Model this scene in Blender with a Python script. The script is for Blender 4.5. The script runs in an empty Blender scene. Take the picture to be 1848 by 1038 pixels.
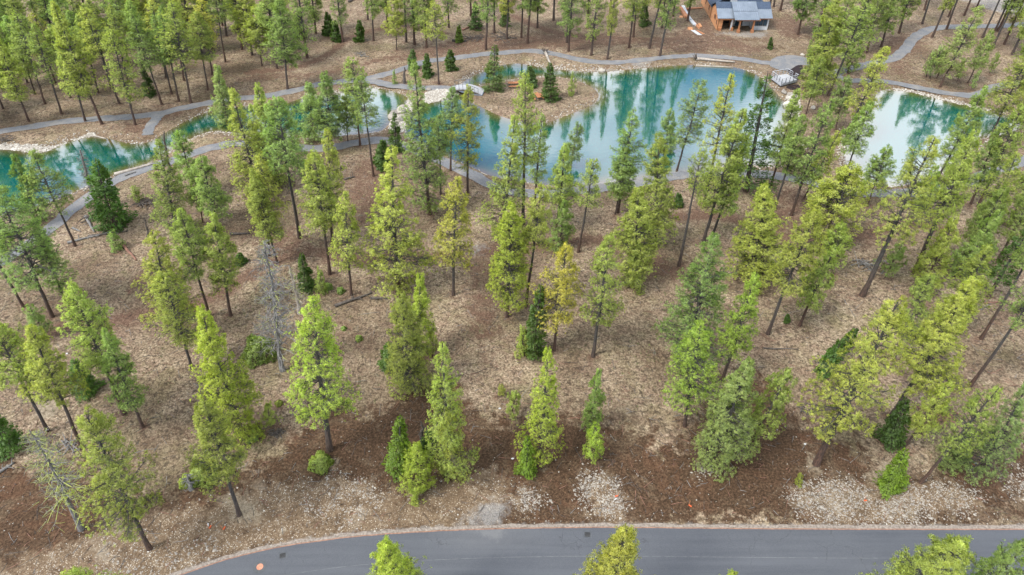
import bpy, math, random
import numpy as np
from mathutils import Vector, Matrix

# ------------------------------------------------------------------ camera, sky, sun, exposure
scene = bpy.context.scene
COL = scene.collection
F_PX, PITCH, CAM_H = 1231.0, 42.4, 60.0
cam_d = bpy.data.cameras.new('camera'); cam = bpy.data.objects.new('camera', cam_d); COL.objects.link(cam)
cam.location = (0, 0, CAM_H); cam.rotation_euler = (math.radians(90 - PITCH), 0, 0)
cam_d.sensor_width = 36.0; cam_d.lens = 36.0 * F_PX / 1848.0
cam_d.clip_end = 9000; cam_d.clip_start = 0.5
scene.camera = cam

SUN_EL, SUN_AZ = 56.0, 238.0          # azimuth clockwise from +Y (north)
world = bpy.data.worlds.new('World'); scene.world = world; world.use_nodes = True
def build_world():
    nt = world.node_tree; nt.nodes.clear()
    N = nt.nodes.new; L = nt.links.new
    out = N('ShaderNodeOutputWorld'); bg = N('ShaderNodeBackground'); bg.inputs['Strength'].default_value = 0.125
    sky = N('ShaderNodeTexSky'); sky.sky_type = 'NISHITA'; sky.sun_disc = False
    sky.sun_elevation = math.radians(SUN_EL); sky.sun_rotation = math.radians(SUN_AZ)
    sky.altitude = 700; sky.air_density = 1.0; sky.dust_density = 0.6
    tc = N('ShaderNodeTexCoord'); sep = N('ShaderNodeSeparateXYZ'); L(tc.outputs['Generated'], sep.inputs[0])
    add = N('ShaderNodeMath'); add.operation = 'ADD'; add.inputs[1].default_value = 0.12; L(sep.outputs['Z'], add.inputs[0])
    mx = N('ShaderNodeMath'); mx.operation = 'MAXIMUM'; mx.inputs[1].default_value = 0.05; L(add.outputs[0], mx.inputs[0])
    dx = N('ShaderNodeMath'); dx.operation = 'DIVIDE'; L(sep.outputs['X'], dx.inputs[0]); L(mx.outputs[0], dx.inputs[1])
    dy = N('ShaderNodeMath'); dy.operation = 'DIVIDE'; L(sep.outputs['Y'], dy.inputs[0]); L(mx.outputs[0], dy.inputs[1])
    cmb = N('ShaderNodeCombineXYZ'); L(dx.outputs[0], cmb.inputs[0]); L(dy.outputs[0], cmb.inputs[1])
    no = N('ShaderNodeTexNoise'); no.inputs['Scale'].default_value = 1.1; no.inputs['Detail'].default_value = 7
    no.inputs['Roughness'].default_value = 0.55; no.inputs['Distortion'].default_value = 0.35
    off = N('ShaderNodeVectorMath'); off.operation = 'ADD'; off.inputs[1].default_value = (71.28, 29.64, 0.4)
    L(cmb.outputs[0], off.inputs[0]); L(off.outputs[0], no.inputs['Vector'])
    cr = N('ShaderNodeValToRGB'); cr.color_ramp.elements[0].position = 0.42; cr.color_ramp.elements[1].position = 0.53
    L(no.outputs['Fac'], cr.inputs[0])
    tone = N('ShaderNodeMixRGB'); tone.blend_type = 'MULTIPLY'; tone.inputs['Fac'].default_value = 1; tone.inputs['Color2'].default_value = (.62, .86, 1.12, 1); L(sky.outputs[0], tone.inputs['Color1'])
    mix = N('ShaderNodeMixRGB'); L(cr.outputs[0], mix.inputs['Fac']); L(tone.outputs[0], mix.inputs['Color1'])
    mix.inputs['Color2'].default_value = (11.0, 11.3, 11.8, 1)
    L(mix.outputs[0], bg.inputs['Color']); L(bg.outputs[0], out.inputs['Surface'])
build_world()
sun_d = bpy.data.lights.new('sun', 'SUN'); sun_d.energy = 2.8; sun_d.angle = math.radians(18); sun_d.color = (1.0, 0.96, 0.89)
sun = bpy.data.objects.new('sun', sun_d); COL.objects.link(sun)
_e, _a = math.radians(SUN_EL), math.radians(SUN_AZ)
_dir = Vector((math.sin(_a) * math.cos(_e), math.cos(_a) * math.cos(_e), math.sin(_e)))
sun.rotation_euler = _dir.to_track_quat('Z', 'Y').to_euler(); sun.location = (0, 0, 200)
scene.view_settings.view_transform = 'Standard'; scene.view_settings.look = 'None'
scene.view_settings.gamma = 1; scene.view_settings.use_curve_mapping = False
scene.view_settings.exposure = 0.85
scene.cycles.max_bounces = 8; scene.cycles.diffuse_bounces = 3; scene.cycles.glossy_bounces = 3
scene.cycles.transmission_bounces = 4; scene.cycles.use_denoising = True

# ------------------------------------------------------------------ helpers
_c, _s = math.cos(math.radians(PITCH)), math.sin(math.radians(PITCH))
def ray(px, py):
    u = (px - 924) / F_PX; v = (519 - py) / F_PX
    return (u, _c + v * _s, -_s + v * _c)
def at(px, py, z=0.0):
    r = ray(px, py); t = (CAM_H - z) / -r[2]
    return (r[0] * t, r[1] * t, z)
def top_at(px, py, Y):
    r = ray(px, py); t = Y / r[1]
    return (r[0] * t, Y, CAM_H + r[2] * t)
def to_px(x, y, z):
    dz = z - CAM_H
    depth = y * _c - dz * _s; v = y * _s + dz * _c
    return 924 + F_PX * x / depth, 519 - F_PX * v / depth

_rng = np.random.RandomState(5)
_lat = _rng.rand(256, 256)
def vnoise(x, y):
    xi = np.floor(x).astype(int); yi = np.floor(y).astype(int); fx = x - xi; fy = y - yi
    fx = fx * fx * (3 - 2 * fx); fy = fy * fy * (3 - 2 * fy)
    g = lambda a, b: _lat[a % 256, b % 256]
    return (g(xi, yi) * (1 - fx) * (1 - fy) + g(xi + 1, yi) * fx * (1 - fy) + g(xi, yi + 1) * (1 - fx) * fy + g(xi + 1, yi + 1) * fx * fy)
def fbm(x, y, s, o=4):
    t = 0; a = 1; n = 0
    for i in range(o):
        t = t + a * vnoise(x / s + 17.3 * i, y / s - 9.1 * i); n += a; a *= 0.5; s *= 0.5
    return t / n
def seg_dist(x, y, P):
    d = np.full(x.shape, 1e9)
    for a, b in zip(P[:-1], P[1:]):
        ax, ay = a[0], a[1]; bx, by = b[0] - ax, b[1] - ay; l2 = bx * bx + by * by + 1e-9
        t = np.clip(((x - ax) * bx + (y - ay) * by) / l2, 0, 1)
        d = np.minimum(d, np.hypot(x - ax - t * bx, y - ay - t * by))
    return d
def inside(x, y, P):
    r = np.zeros(x.shape, bool); n = len(P)
    for i in range(n):
        ax, ay = P[i][0], P[i][1]; bx, by = P[(i + 1) % n][0], P[(i + 1) % n][1]
        if ay == by: continue
        r ^= ((ay > y) != (by > y)) & (x < (bx - ax) * (y - ay) / (by - ay) + ax)
    return r
def sdist(x, y, P):                     # positive inside
    d = seg_dist(x, y, list(P) + [P[0]])
    return np.where(inside(x, y, P), d, -d)
def smooth(P, n=3, closed=False):       # Chaikin
    P = [tuple(p[:2]) for p in P]
    for _ in range(n):
        Q = []
        m = len(P)
        rng = range(m) if closed else range(m - 1)
        if not closed: Q.append(P[0])
        for i in rng:
            a, b = P[i], P[(i + 1) % m]
            Q.append((a[0] * .75 + b[0] * .25, a[1] * .75 + b[1] * .25)); Q.append((a[0] * .25 + b[0] * .75, a[1] * .25 + b[1] * .75))
        if not closed: Q.append(P[-1])
        P = Q
    return P
def G(pts, z=0.0): return [at(x, y, z)[:2] for x, y in pts]

def make_mesh(name, V, F, smooth_shade=False, mats=None, fm=None):
    """V (n,3); F list of int arrays (m,k)"""
    me = bpy.data.meshes.new(name)
    V = np.asarray(V, np.float32)
    me.vertices.add(len(V)); me.vertices.foreach_set('co', V.ravel())
    loops = np.concatenate([np.asarray(f, np.int32).ravel() for f in F if len(f)])
    tot = np.concatenate([np.full(len(f), np.asarray(f).shape[1], np.int32) for f in F if len(f)])
    st = np.concatenate([[0], np.cumsum(tot)[:-1]]).astype(np.int32)
    me.loops.add(len(loops)); me.loops.foreach_set('vertex_index', loops)
    me.polygons.add(len(tot)); me.polygons.foreach_set('loop_start', st); me.polygons.foreach_set('loop_total', tot)
    if fm is not None: me.polygons.foreach_set('material_index', np.asarray(fm, np.int32))
    me.update(calc_edges=True)
    me.polygons.foreach_set('use_smooth', np.full(len(tot), bool(smooth_shade)))
    for m in (mats or []): me.materials.append(m)
    return me
def link(name, me, parent=None, loc=None):
    o = bpy.data.objects.new(name, me); COL.objects.link(o)
    if parent is not None: o.parent = parent
    if loc is not None: o.location = loc
    return o
def tag(o, label=None, cat=None, group=None, kind=None):
    if label: o['label'] = label
    if cat: o['category'] = cat
    if group: o['group'] = group
    if kind: o['kind'] = kind
    return o
def empty(name, loc, label=None, cat=None, group=None, rz=0):
    o = bpy.data.objects.new(name, None); COL.objects.link(o); o.location = loc; o.rotation_euler = (0, 0, rz)
    o.empty_display_size = 0.3
    return tag(o, label, cat, group)

class MB:                                # small builder for hand-made meshes
    def __init__(s): s.V = []; s.F = []
    def add(s, vs, fs):
        b = len(s.V); s.V += [tuple(v) for v in vs]; s.F += [tuple(i + b for i in f) for f in fs]; return s
    def box(s, c, d, rz=0, rx=0, ry=0):
        M = Matrix.Rotation(rz, 3, 'Z') @ Matrix.Rotation(ry, 3, 'Y') @ Matrix.Rotation(rx, 3, 'X')
        vs = [Vector(c) + M @ Vector((sx * d[0] / 2, sy * d[1] / 2, sz * d[2] / 2)) for sz in (-1, 1) for sy in (-1, 1) for sx in (-1, 1)]
        return s.add(vs, [(0, 2, 3, 1), (4, 5, 7, 6), (0, 1, 5, 4), (2, 6, 7, 3), (0, 4, 6, 2), (1, 3, 7, 5)])
    def tube(s, pts, rs, n=6, cap=True):
        b0 = len(s.V); pts = [Vector(p) for p in pts]
        for i, p in enumerate(pts):
            t = (pts[min(i + 1, len(pts) - 1)] - pts[max(i - 1, 0)]).normalized()
            u = t.cross(Vector((0.3, 0.2, 1)) if abs(t.z) < .9 else Vector((1, 0.1, 0))).normalized(); w = t.cross(u)
            for k in range(n):
                a = 2 * math.pi * k / n
                s.V.append(tuple(p + rs[i] * (math.cos(a) * u + math.sin(a) * w)))
        for i in range(len(pts) - 1):
            for k in range(n):
                a = b0 + i * n + k; b = b0 + i * n + (k + 1) % n
                s.F.append((a, b, b + n, a + n))
        if cap:
            s.F.append(tuple(b0 + k for k in range(n))[::-1]); e = b0 + (len(pts) - 1) * n
            s.F.append(tuple(e + k for k in range(n)))
        return s
    def prism(s, poly, z0, z1):          # poly = [(x,y)] ccw, z may be numbers
        n = len(poly)
        return s.add([(x, y, z0) for x, y in poly] + [(x, y, z1) for x, y in poly],
                     [tuple(range(n))[::-1], tuple(range(n, 2 * n))] + [(i, (i + 1) % n, n + (i + 1) % n, n + i) for i in range(n)])
    def mesh(s, name, mat, sm=False):
        me = bpy.data.meshes.new(name); me.from_pydata(s.V, [], s.F); me.materials.append(mat); me.update()
        if sm: me.polygons.foreach_set('use_smooth', [True] * len(me.polygons))
        return me
    def build(s, name, mat, parent=None, sm=False, loc=None): return link(name, s.mesh(name, mat, sm), parent, loc)

# ------------------------------------------------------------------ materials
def new_mat(name):
    m = bpy.data.materials.new(name); m.use_nodes = True; nt = m.node_tree; nt.nodes.clear()
    return m, nt, nt.nodes.new, nt.links.new
def rgb(h):
    v = [int(h[i:i + 2], 16) / 255 for i in (0, 2, 4)]
    return tuple((c / 12.92 if c <= .04045 else ((c + .055) / 1.055) ** 2.4) for c in v) + (1,)
def noise(N, L, vec, scale, detail=4, rough=.55, dist=0):
    n = N('ShaderNodeTexNoise'); n.inputs['Scale'].default_value = scale; n.inputs['Detail'].default_value = detail
    n.inputs['Roughness'].default_value = rough; n.inputs['Distortion'].default_value = dist
    if vec is not None: L(vec, n.inputs['Vector'])
    return n.outputs['Fac']
def ramp(N, L, fac, stops):
    r = N('ShaderNodeValToRGB'); e = r.color_ramp.elements
    while len(e) < len(stops): e.new(0.5)
    for k, (p, c) in zip(e, stops):
        k.position = p; k.color = c if isinstance(c, tuple) else (c, c, c, 1)
    L(fac, r.inputs[0]); return r.outputs[0]
def mixc(N, L, f, a, b, mode='MIX'):
    m = N('ShaderNodeMixRGB'); m.blend_type = mode
    for i, v in (('Fac', f), ('Color1', a), ('Color2', b)):
        if isinstance(v, (int, float)): m.inputs[i].default_value = v if i == 'Fac' else (v, v, v, 1)
        elif isinstance(v, tuple): m.inputs[i].default_value = v
        else: L(v, m.inputs[i])
    return m.outputs[0]
def math_(N, L, op, a, b=None):
    m = N('ShaderNodeMath'); m.operation = op
    for i, v in enumerate((a, b)):
        if v is None: continue
        if isinstance(v, (int, float)): m.inputs[i].default_value = v
        else: L(v, m.inputs[i])
    return m.outputs[0]
def simple_mat(name, c1, c2, scale=3.0, rough=.8, bump=0.0, metallic=0.0, detail=5, stretch=(1, 1, 1)):
    m, nt, N, L = new_mat(name)
    out = N('ShaderNodeOutputMaterial'); b = N('ShaderNodeBsdfPrincipled'); tc = N('ShaderNodeTexCoord')
    mp = N('ShaderNodeMapping'); mp.inputs['Scale'].default_value = stretch; L(tc.outputs['Object'], mp.inputs[0])
    f = noise(N, L, mp.outputs[0], scale, detail)
    L(ramp(N, L, f, [(0.32, c1), (0.68, c2)]), b.inputs['Base Color'])
    b.inputs['Roughness'].default_value = rough; b.inputs['Metallic'].default_value = metallic
    if bump:
        bp = N('ShaderNodeBump'); bp.inputs['Strength'].default_value = bump; bp.inputs['Distance'].default_value = .03
        L(noise(N, L, mp.outputs[0], scale * 4, 4), bp.inputs['Height']); L(bp.outputs[0], b.inputs['Normal'])
    L(b.outputs[0], out.inputs[0]); return m

M_BARK = None
def make_bark():
    m, nt, N, L = new_mat('pine_bark')
    out = N('ShaderNodeOutputMaterial'); b = N('ShaderNodeBsdfPrincipled'); b.inputs['Roughness'].default_value = .9
    tc = N('ShaderNodeTexCoord'); oi = N('ShaderNodeObjectInfo')
    mp = N('ShaderNodeMapping'); mp.inputs['Scale'].default_value = (6, 6, 1.2); L(tc.outputs['Object'], mp.inputs[0])
    f = noise(N, L, mp.outputs[0], 1.6, 5, .7)
    plate = ramp(N, L, f, [(.35, (.022, .015, .012, 1)), (.65, (.115, .062, .042, 1))])
    grey = ramp(N, L, f, [(.35, (.022, .020, .019, 1)), (.7, (.085, .076, .068, 1))])
    # bark is redder on some trees and on the old lower stem
    sep = N('ShaderNodeSeparateXYZ'); L(tc.outputs['Object'], sep.inputs[0])
    h = math_(N, L, 'MULTIPLY', sep.outputs['Z'], 0.11)
    hh = math_(N, L, 'ADD', h, math_(N, L, 'MULTIPLY', oi.outputs['Random'], 0.6))
    g = ramp(N, L, hh, [(.35, 0.0), (.95, 1.0)])
    L(mixc(N, L, g, plate, grey), b.inputs['Base Color'])
    bp = N('ShaderNodeBump'); bp.inputs['Strength'].default_value = .6; bp.inputs['Distance'].default_value = .04
    L(f, bp.inputs['Height']); L(bp.outputs[0], b.inputs['Normal'])
    L(b.outputs[0], out.inputs[0]); return m
def make_foliage(name, trans=.44):
    m, nt, N, L = new_mat(name)
    out = N('ShaderNodeOutputMaterial'); oi = N('ShaderNodeObjectInfo')
    at_ = N('ShaderNodeAttribute'); at_.attribute_name = 'tint'
    sp = N('ShaderNodeSeparateColor'); L(at_.outputs['Color'], sp.inputs[0])
    # tint.r: lightness of this tuft, tint.g: yellower or bluer tuft
    v = math_(N, L, 'ADD', math_(N, L, 'MULTIPLY', sp.outputs[0], 0.85), 0.55)
    c = mixc(N, L, 1.0, oi.outputs['Color'], v, 'MULTIPLY')
    c = mixc(N, L, math_(N, L, 'MULTIPLY', sp.outputs[1], .38), c, mixc(N, L, 1.0, c, (1.35, 1.10, .60, 1), 'MULTIPLY'))
    d = N('ShaderNodeBsdfDiffuse'); t = N('ShaderNodeBsdfTranslucent'); mx = N('ShaderNodeMixShader'); mx.inputs[0].default_value = trans
    L(c, d.inputs[0]); L(mixc(N, L, 1.0, c, (1.15, 1.25, .6, 1), 'MULTIPLY'), t.inputs[0])
    L(d.outputs[0], mx.inputs[1]); L(t.outputs[0], mx.inputs[2])
    gl = N('ShaderNodeBsdfGlossy'); gl.inputs['Roughness'].default_value = .5; gl.inputs[0].default_value = (.8, .9, .8, 1)
    m2 = N('ShaderNodeMixShader'); m2.inputs[0].default_value = .03
    L(mx.outputs[0], m2.inputs[1]); L(gl.outputs[0], m2.inputs[2]); L(m2.outputs[0], out.inputs[0])
    return m
M_BARK = make_bark()
M_FOL = make_foliage('needles')
M_DEADWOOD = simple_mat('weathered_wood', (.07, .068, .065, 1), (.22, .21, .20, 1), 2.0, .9, .3, stretch=(4, 4, 1))
M_LICHEN = simple_mat('lichen', (.22, .25, .06, 1), (.34, .36, .11, 1), 2.0, .9)
M_REDWOOD = simple_mat('reddish_dead_wood', (.10, .05, .035, 1), (.26, .13, .09, 1), 3.0, .9, .3)
M_DARKLOG = simple_mat('dark_old_wood', (.03, .025, .022, 1), (.12, .10, .085, 1), 3.0, .9, .3)
M_PALELOG = simple_mat('pale_log_wood', (.20, .17, .145, 1), (.38, .34, .29, 1), 2.0, .8, .2)

# ------------------------------------------------------------------ layout of ponds, paths, soils (pixels of the photograph -> ground)
WZ = -0.30
W1 = smooth(G([(-60,272),(-20,269),(30,269),(62,276),(85,272),(110,260),(140,250),(168,244),(200,252),(230,259),(258,259),(275,254),(298,240),(330,221),(355,208),(388,199),(430,192),(470,190),(520,187),(545,176),(600,171),(655,157),(690,160),(720,168),(738,176),
    (735,192),(712,203),(703,222),(690,238),(640,243),(550,250),(460,246),(400,236),(370,240),(340,252),(318,262),(300,280),(272,294),(205,316),(165,334),(125,350),(90,366),(40,380),(-60,400)], WZ), 2, True)
W3 = smooth(G([(728,232),(738,205),(750,190),(775,184),(808,178),(826,172),(829,158),(836,147),(856,136),(882,126),(905,117),(935,114),(968,120),(1010,126),(1060,130),(1105,129),(1150,124),(1200,120),(1250,117),(1300,118),(1335,123),(1360,132),(1380,143),(1392,158),(1408,176),(1424,196),(1424,216),(1412,240),(1440,258),(1436,285),(1390,300),(1340,296),(1290,300),(1230,312),(1150,322),(1050,337),(990,335),(930,326),(885,318),(855,303),(815,288),(770,265),(735,250)], WZ), 2, True)
ISL = smooth(G([(836,168),(846,158),(858,155),(880,152),(910,145),(945,140),(985,137),(1020,140),(1045,146),(1068,156),(1081,168),(1080,180),(1062,194),(1035,204),(1010,213),(992,222),(960,222),(925,217),(900,209),(884,201),(866,193),(845,183)], WZ), 2, True)
W4 = smooth(G([(1578,168),(1600,161),(1640,164),(1690,177),(1740,189),(1780,198),(1830,212),(1850,230),(1800,246),(1760,252),(1745,275),(1725,298),(1690,318),(1640,334),(1600,338),(1565,330),(1535,308),(1520,280),(1535,245),(1555,205)], WZ), 2, True)
def water_sd(x, y):
    d3 = np.minimum(sdist(x, y, W3), -sdist(x, y, ISL))
    return np.maximum(np.maximum(sdist(x, y, W1), d3), sdist(x, y, W4))
PATHS = [
 ([(-70,246),(-10,240),(60,228),(120,219),(170,215),(240,211),(285,206),(330,195),(385,184),(430,177),(480,174),(530,164),(580,151),(625,147),(660,143)], 2.3),
 ([(652,145),(690,136),(735,122),(768,111),(800,107),(835,103),(870,98),(905,96),(950,91),(990,95),(1035,106),(1080,113),(1120,113),(1160,108),(1210,103),(1260,100),(1320,104),(1370,112),(1410,117)], 2.2),
 ([(648,144),(670,146),(700,153),(735,158),(770,159),(815,160)], 2.3),
 ([(288,206),(284,213),(275,222),(270,232),(266,244)], 2.2),
 ([(-80,520),(-10,480),(40,450),(100,405),(130,378),(165,350),(215,322),(255,306),(290,297),(330,284),(385,264),(440,258),(500,262),(550,268),(600,268),(640,258),(680,252),(720,258),(760,275),(800,292),(845,312),(885,334),(930,350),(990,350),(1050,344),(1150,332),(1240,314),(1300,310),(1400,316),(1450,325),(1540,348),(1610,350),(1700,344),(1770,318),(1820,300),(1900,270)], 2.5),
 ([(1400,122),(1440,112),(1475,118),(1500,135),(1530,146),(1560,146),(1600,147),(1650,157),(1700,167),(1750,174),(1775,168),(1792,158),(1815,153),(1860,150)], 2.3),
 ([(1500,135),(1540,122),(1590,112),(1618,104),(1636,88),(1646,72),(1664,58),(1690,50),(1740,48),(1790,48),(1860,44)], 2.6),
]
PATHS = [(smooth(G(p), 2), w * .88) for p, w in PATHS]
PLAZA = smooth(G([(1395,104),(1425,99),(1452,103),(1470,112),(1440,117),(1424,128),(1405,127),(1385,118)]), 1, True)
ROAD_EDGE = smooth(G([(-300,1330),(-100,1210),(60,1130),(200,1083),(325,1040),(400,1013),(460,998),(520,985),(640,969),(760,961),(850,957),(930,955),(1060,953),(1200,954),(1400,956),(1560,957),(1848,957),(2100,958),(2600,960)]), 2)
def P(l): return smooth(G(l), 2, True)
SOIL = [P([(-60,810),(60,830),(150,860),(250,905),(330,900),(430,855),(500,822),(540,770),(580,735),(620,735),(660,770),(700,725),(760,700),(820,690),(860,735),(920,750),(960,730),(1010,745),(1060,735),(1110,750),(1160,790),(1200,800),(1250,785),(1300,745),(1350,700),(1390,695),(1440,745),(1500,775),(1545,790),(1590,850),(1640,880),(1700,850),(1780,815),(1840,790),(1900,800),(1900,958),(900,956),(500,990),(0,1120),(-60,1100)])]
SOIL_SOFT = [P([(430,400),(480,395),(600,440),(560,490),(460,470)]), P([(1240,460),(1180,470),(1120,470),(1130,500),(1240,530),(1280,510)]),
    P([(1155,65),(1220,55),(1280,20),(1300,60),(1400,72),(1450,95),(1250,98),(1160,92)]), P([(1395,25),(1450,30),(1470,75),(1400,72)]),
    P([(1590,445),(1520,430),(1560,390),(1600,420)]), P([(1600,110),(1560,90),(1640,50),(1700,60),(1620,130),(1700,160),(1600,135)]),
    P([(600,330),(680,270),(720,300),(700,380),(640,430),(600,400)]), P([(430,135),(640,118),(820,60),(1010,60),(1240,66),(1240,82),(900,95),(700,112),(560,150),(440,150)]),
    P([(1350,340),(1450,330),(1480,400),(1440,470),(1390,460),(1340,400)]), P([(820,470),(900,450),(905,640),(870,690),(840,600)]),
    P([(240,215),(330,190),(460,178),(320,212),(262,252),(215,250),(180,238),(190,224)]), P([(200,500),(280,470),(300,550),(230,570)])]
TRACK = [(smooth(G([(-30,625),(60,618),(110,592),(200,580),(280,566),(380,545),(440,500),(500,470),(560,452),(640,468),(720,463),(800,464),(880,452),(980,442),(1060,430),(1130,445),(1200,485),(1250,505)]), 2), 2.0),
         (smooth(G([(1200,395),(1300,385),(1400,425),(1480,440),(1560,425),(1640,400),(1720,420)]), 2), 1.8),
         (smooth(G([(930,30),(1000,62),(1100,70),(1250,72)]), 2), 1.8), (smooth(G([(450,130),(560,122),(640,60),(730,45),(800,60)]), 2), 1.6)]
GRAVEL = [P([(-60,1060),(0,1000),(120,975),(230,935),(330,905),(400,905),(470,880),(560,850),(640,858),(700,880),(740,870),(820,850),(880,830),(930,860),(930,900),(905,945),(600,968),(300,1050),(-60,1160)]),
    P([(1045,862),(1078,850),(1112,868),(1128,905),(1138,932),(1075,938),(1050,905)]), P([(1415,905),(1425,880),(1490,856),(1545,860),(1575,882),(1640,884),(1722,868),(1760,880),(1785,915),(1740,930),(1700,950),(1500,952),(1440,930)]),
    P([(1252,845),(1285,828),(1305,848),(1270,862)]), P([(1800,850),(1860,835),(1860,905),(1820,890)]), P([(1100,925),(1130,925),(1130,945),(1100,945)]),
    P([(930,870),(985,900),(950,925),(925,905)]), P([(1320,66),(1440,76),(1470,96),(1400,92),(1330,82)])]
GREY = [P([(842,958),(835,930),(860,900),(910,895),(925,905),(912,958)]), P([(1286,58),(1380,53),(1390,68),(1345,68),(1300,64)]), P([(838,455),(862,440),(880,452),(862,466)]), P([(1390,480),(1392,455),(1415,448),(1425,475),(1405,492)]), P([(1135,106),(1160,105),(1185,112),(1165,121),(1145,121),(1128,112)]),
    P([(1640,0),(1700,-20),(1860,-20),(1860,32),(1790,20),(1740,-2)])]
MULCH = [P([(1418,128),(1424,116),(1438,112),(1452,120),(1448,138),(1436,150)]), P([(1417,156),(1440,150),(1444,160),(1436,165),(1422,160)])]
PALE = [P([(395,900),(430,890),(475,905),(468,935),(440,945),(410,935)]), P([(1445,850),(1440,815),(1465,800),(1495,815),(1500,850),(1475,862)]),
    P([(545,830),(610,820),(625,850),(600,865),(560,850)]), P([(960,850),(985,840),(1000,850),(975,862)]), P([(1560,820),(1600,800),(1650,815),(1660,860),(1600,880),(1565,860)]), P([(30,690),(120,700),(100,760),(40,740)])]
def rough_mask(x, y, polys, soft, amp, ns=2.2):
    n = (fbm(x, y, ns, 4) - .5) * 2 * amp
    m = np.zeros(x.shape)
    for p in polys:
        xs = [q[0] for q in p]; ys = [q[1] for q in p]
        sel = (x > min(xs) - 8) & (x < max(xs) + 8) & (y > min(ys) - 8) & (y < max(ys) + 8)
        if not sel.any(): continue
        d = sdist(x[sel], y[sel], p) + n[sel]
        m[sel] = np.maximum(m[sel], np.clip(d / soft * .5 + .5, 0, 1))
    return m
def road_sd(x, y):                       # > 0 on the road side
    d = seg_dist(x, y, ROAD_EDGE); ex = [p[0] for p in ROAD_EDGE]; ey = [p[1] for p in ROAD_EDGE]
    return np.where(y < np.interp(x, ex, ey), d, -d)

# ------------------------------------------------------------------ ground
def flat_mask(x, y):
    d = np.minimum.reduce([seg_dist(x, y, p) - w / 2 for p, w in PATHS])
    d = np.minimum(d, -sdist(x, y, PLAZA)); d = np.minimum(d, -road_sd(x, y) - .6)
    hx = np.maximum(np.abs(x - 52) - 9, np.abs(y - 158) - 11); d = np.minimum(d, hx)
    return np.clip((d - .2) / 1.5, 0, 1)
def height(x, y):
    x = np.asarray(x, float); y = np.asarray(y, float)
    sd = water_sd(x, y)
    h = np.interp(sd, [-1.6, 0, 1.0, 4.0], [0, WZ, WZ - .35, WZ - 1.4])
    r = (fbm(x, y, 9, 3) - .5) * .5 + (fbm(x + 50, y, 1.6, 3) - .5) * .16
    return h + r * flat_mask(x, y) * np.clip((-sd - .8) / 3, 0, 1)
def gz(x, y): return float(height(np.array([x]), np.array([y]))[0])

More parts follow.
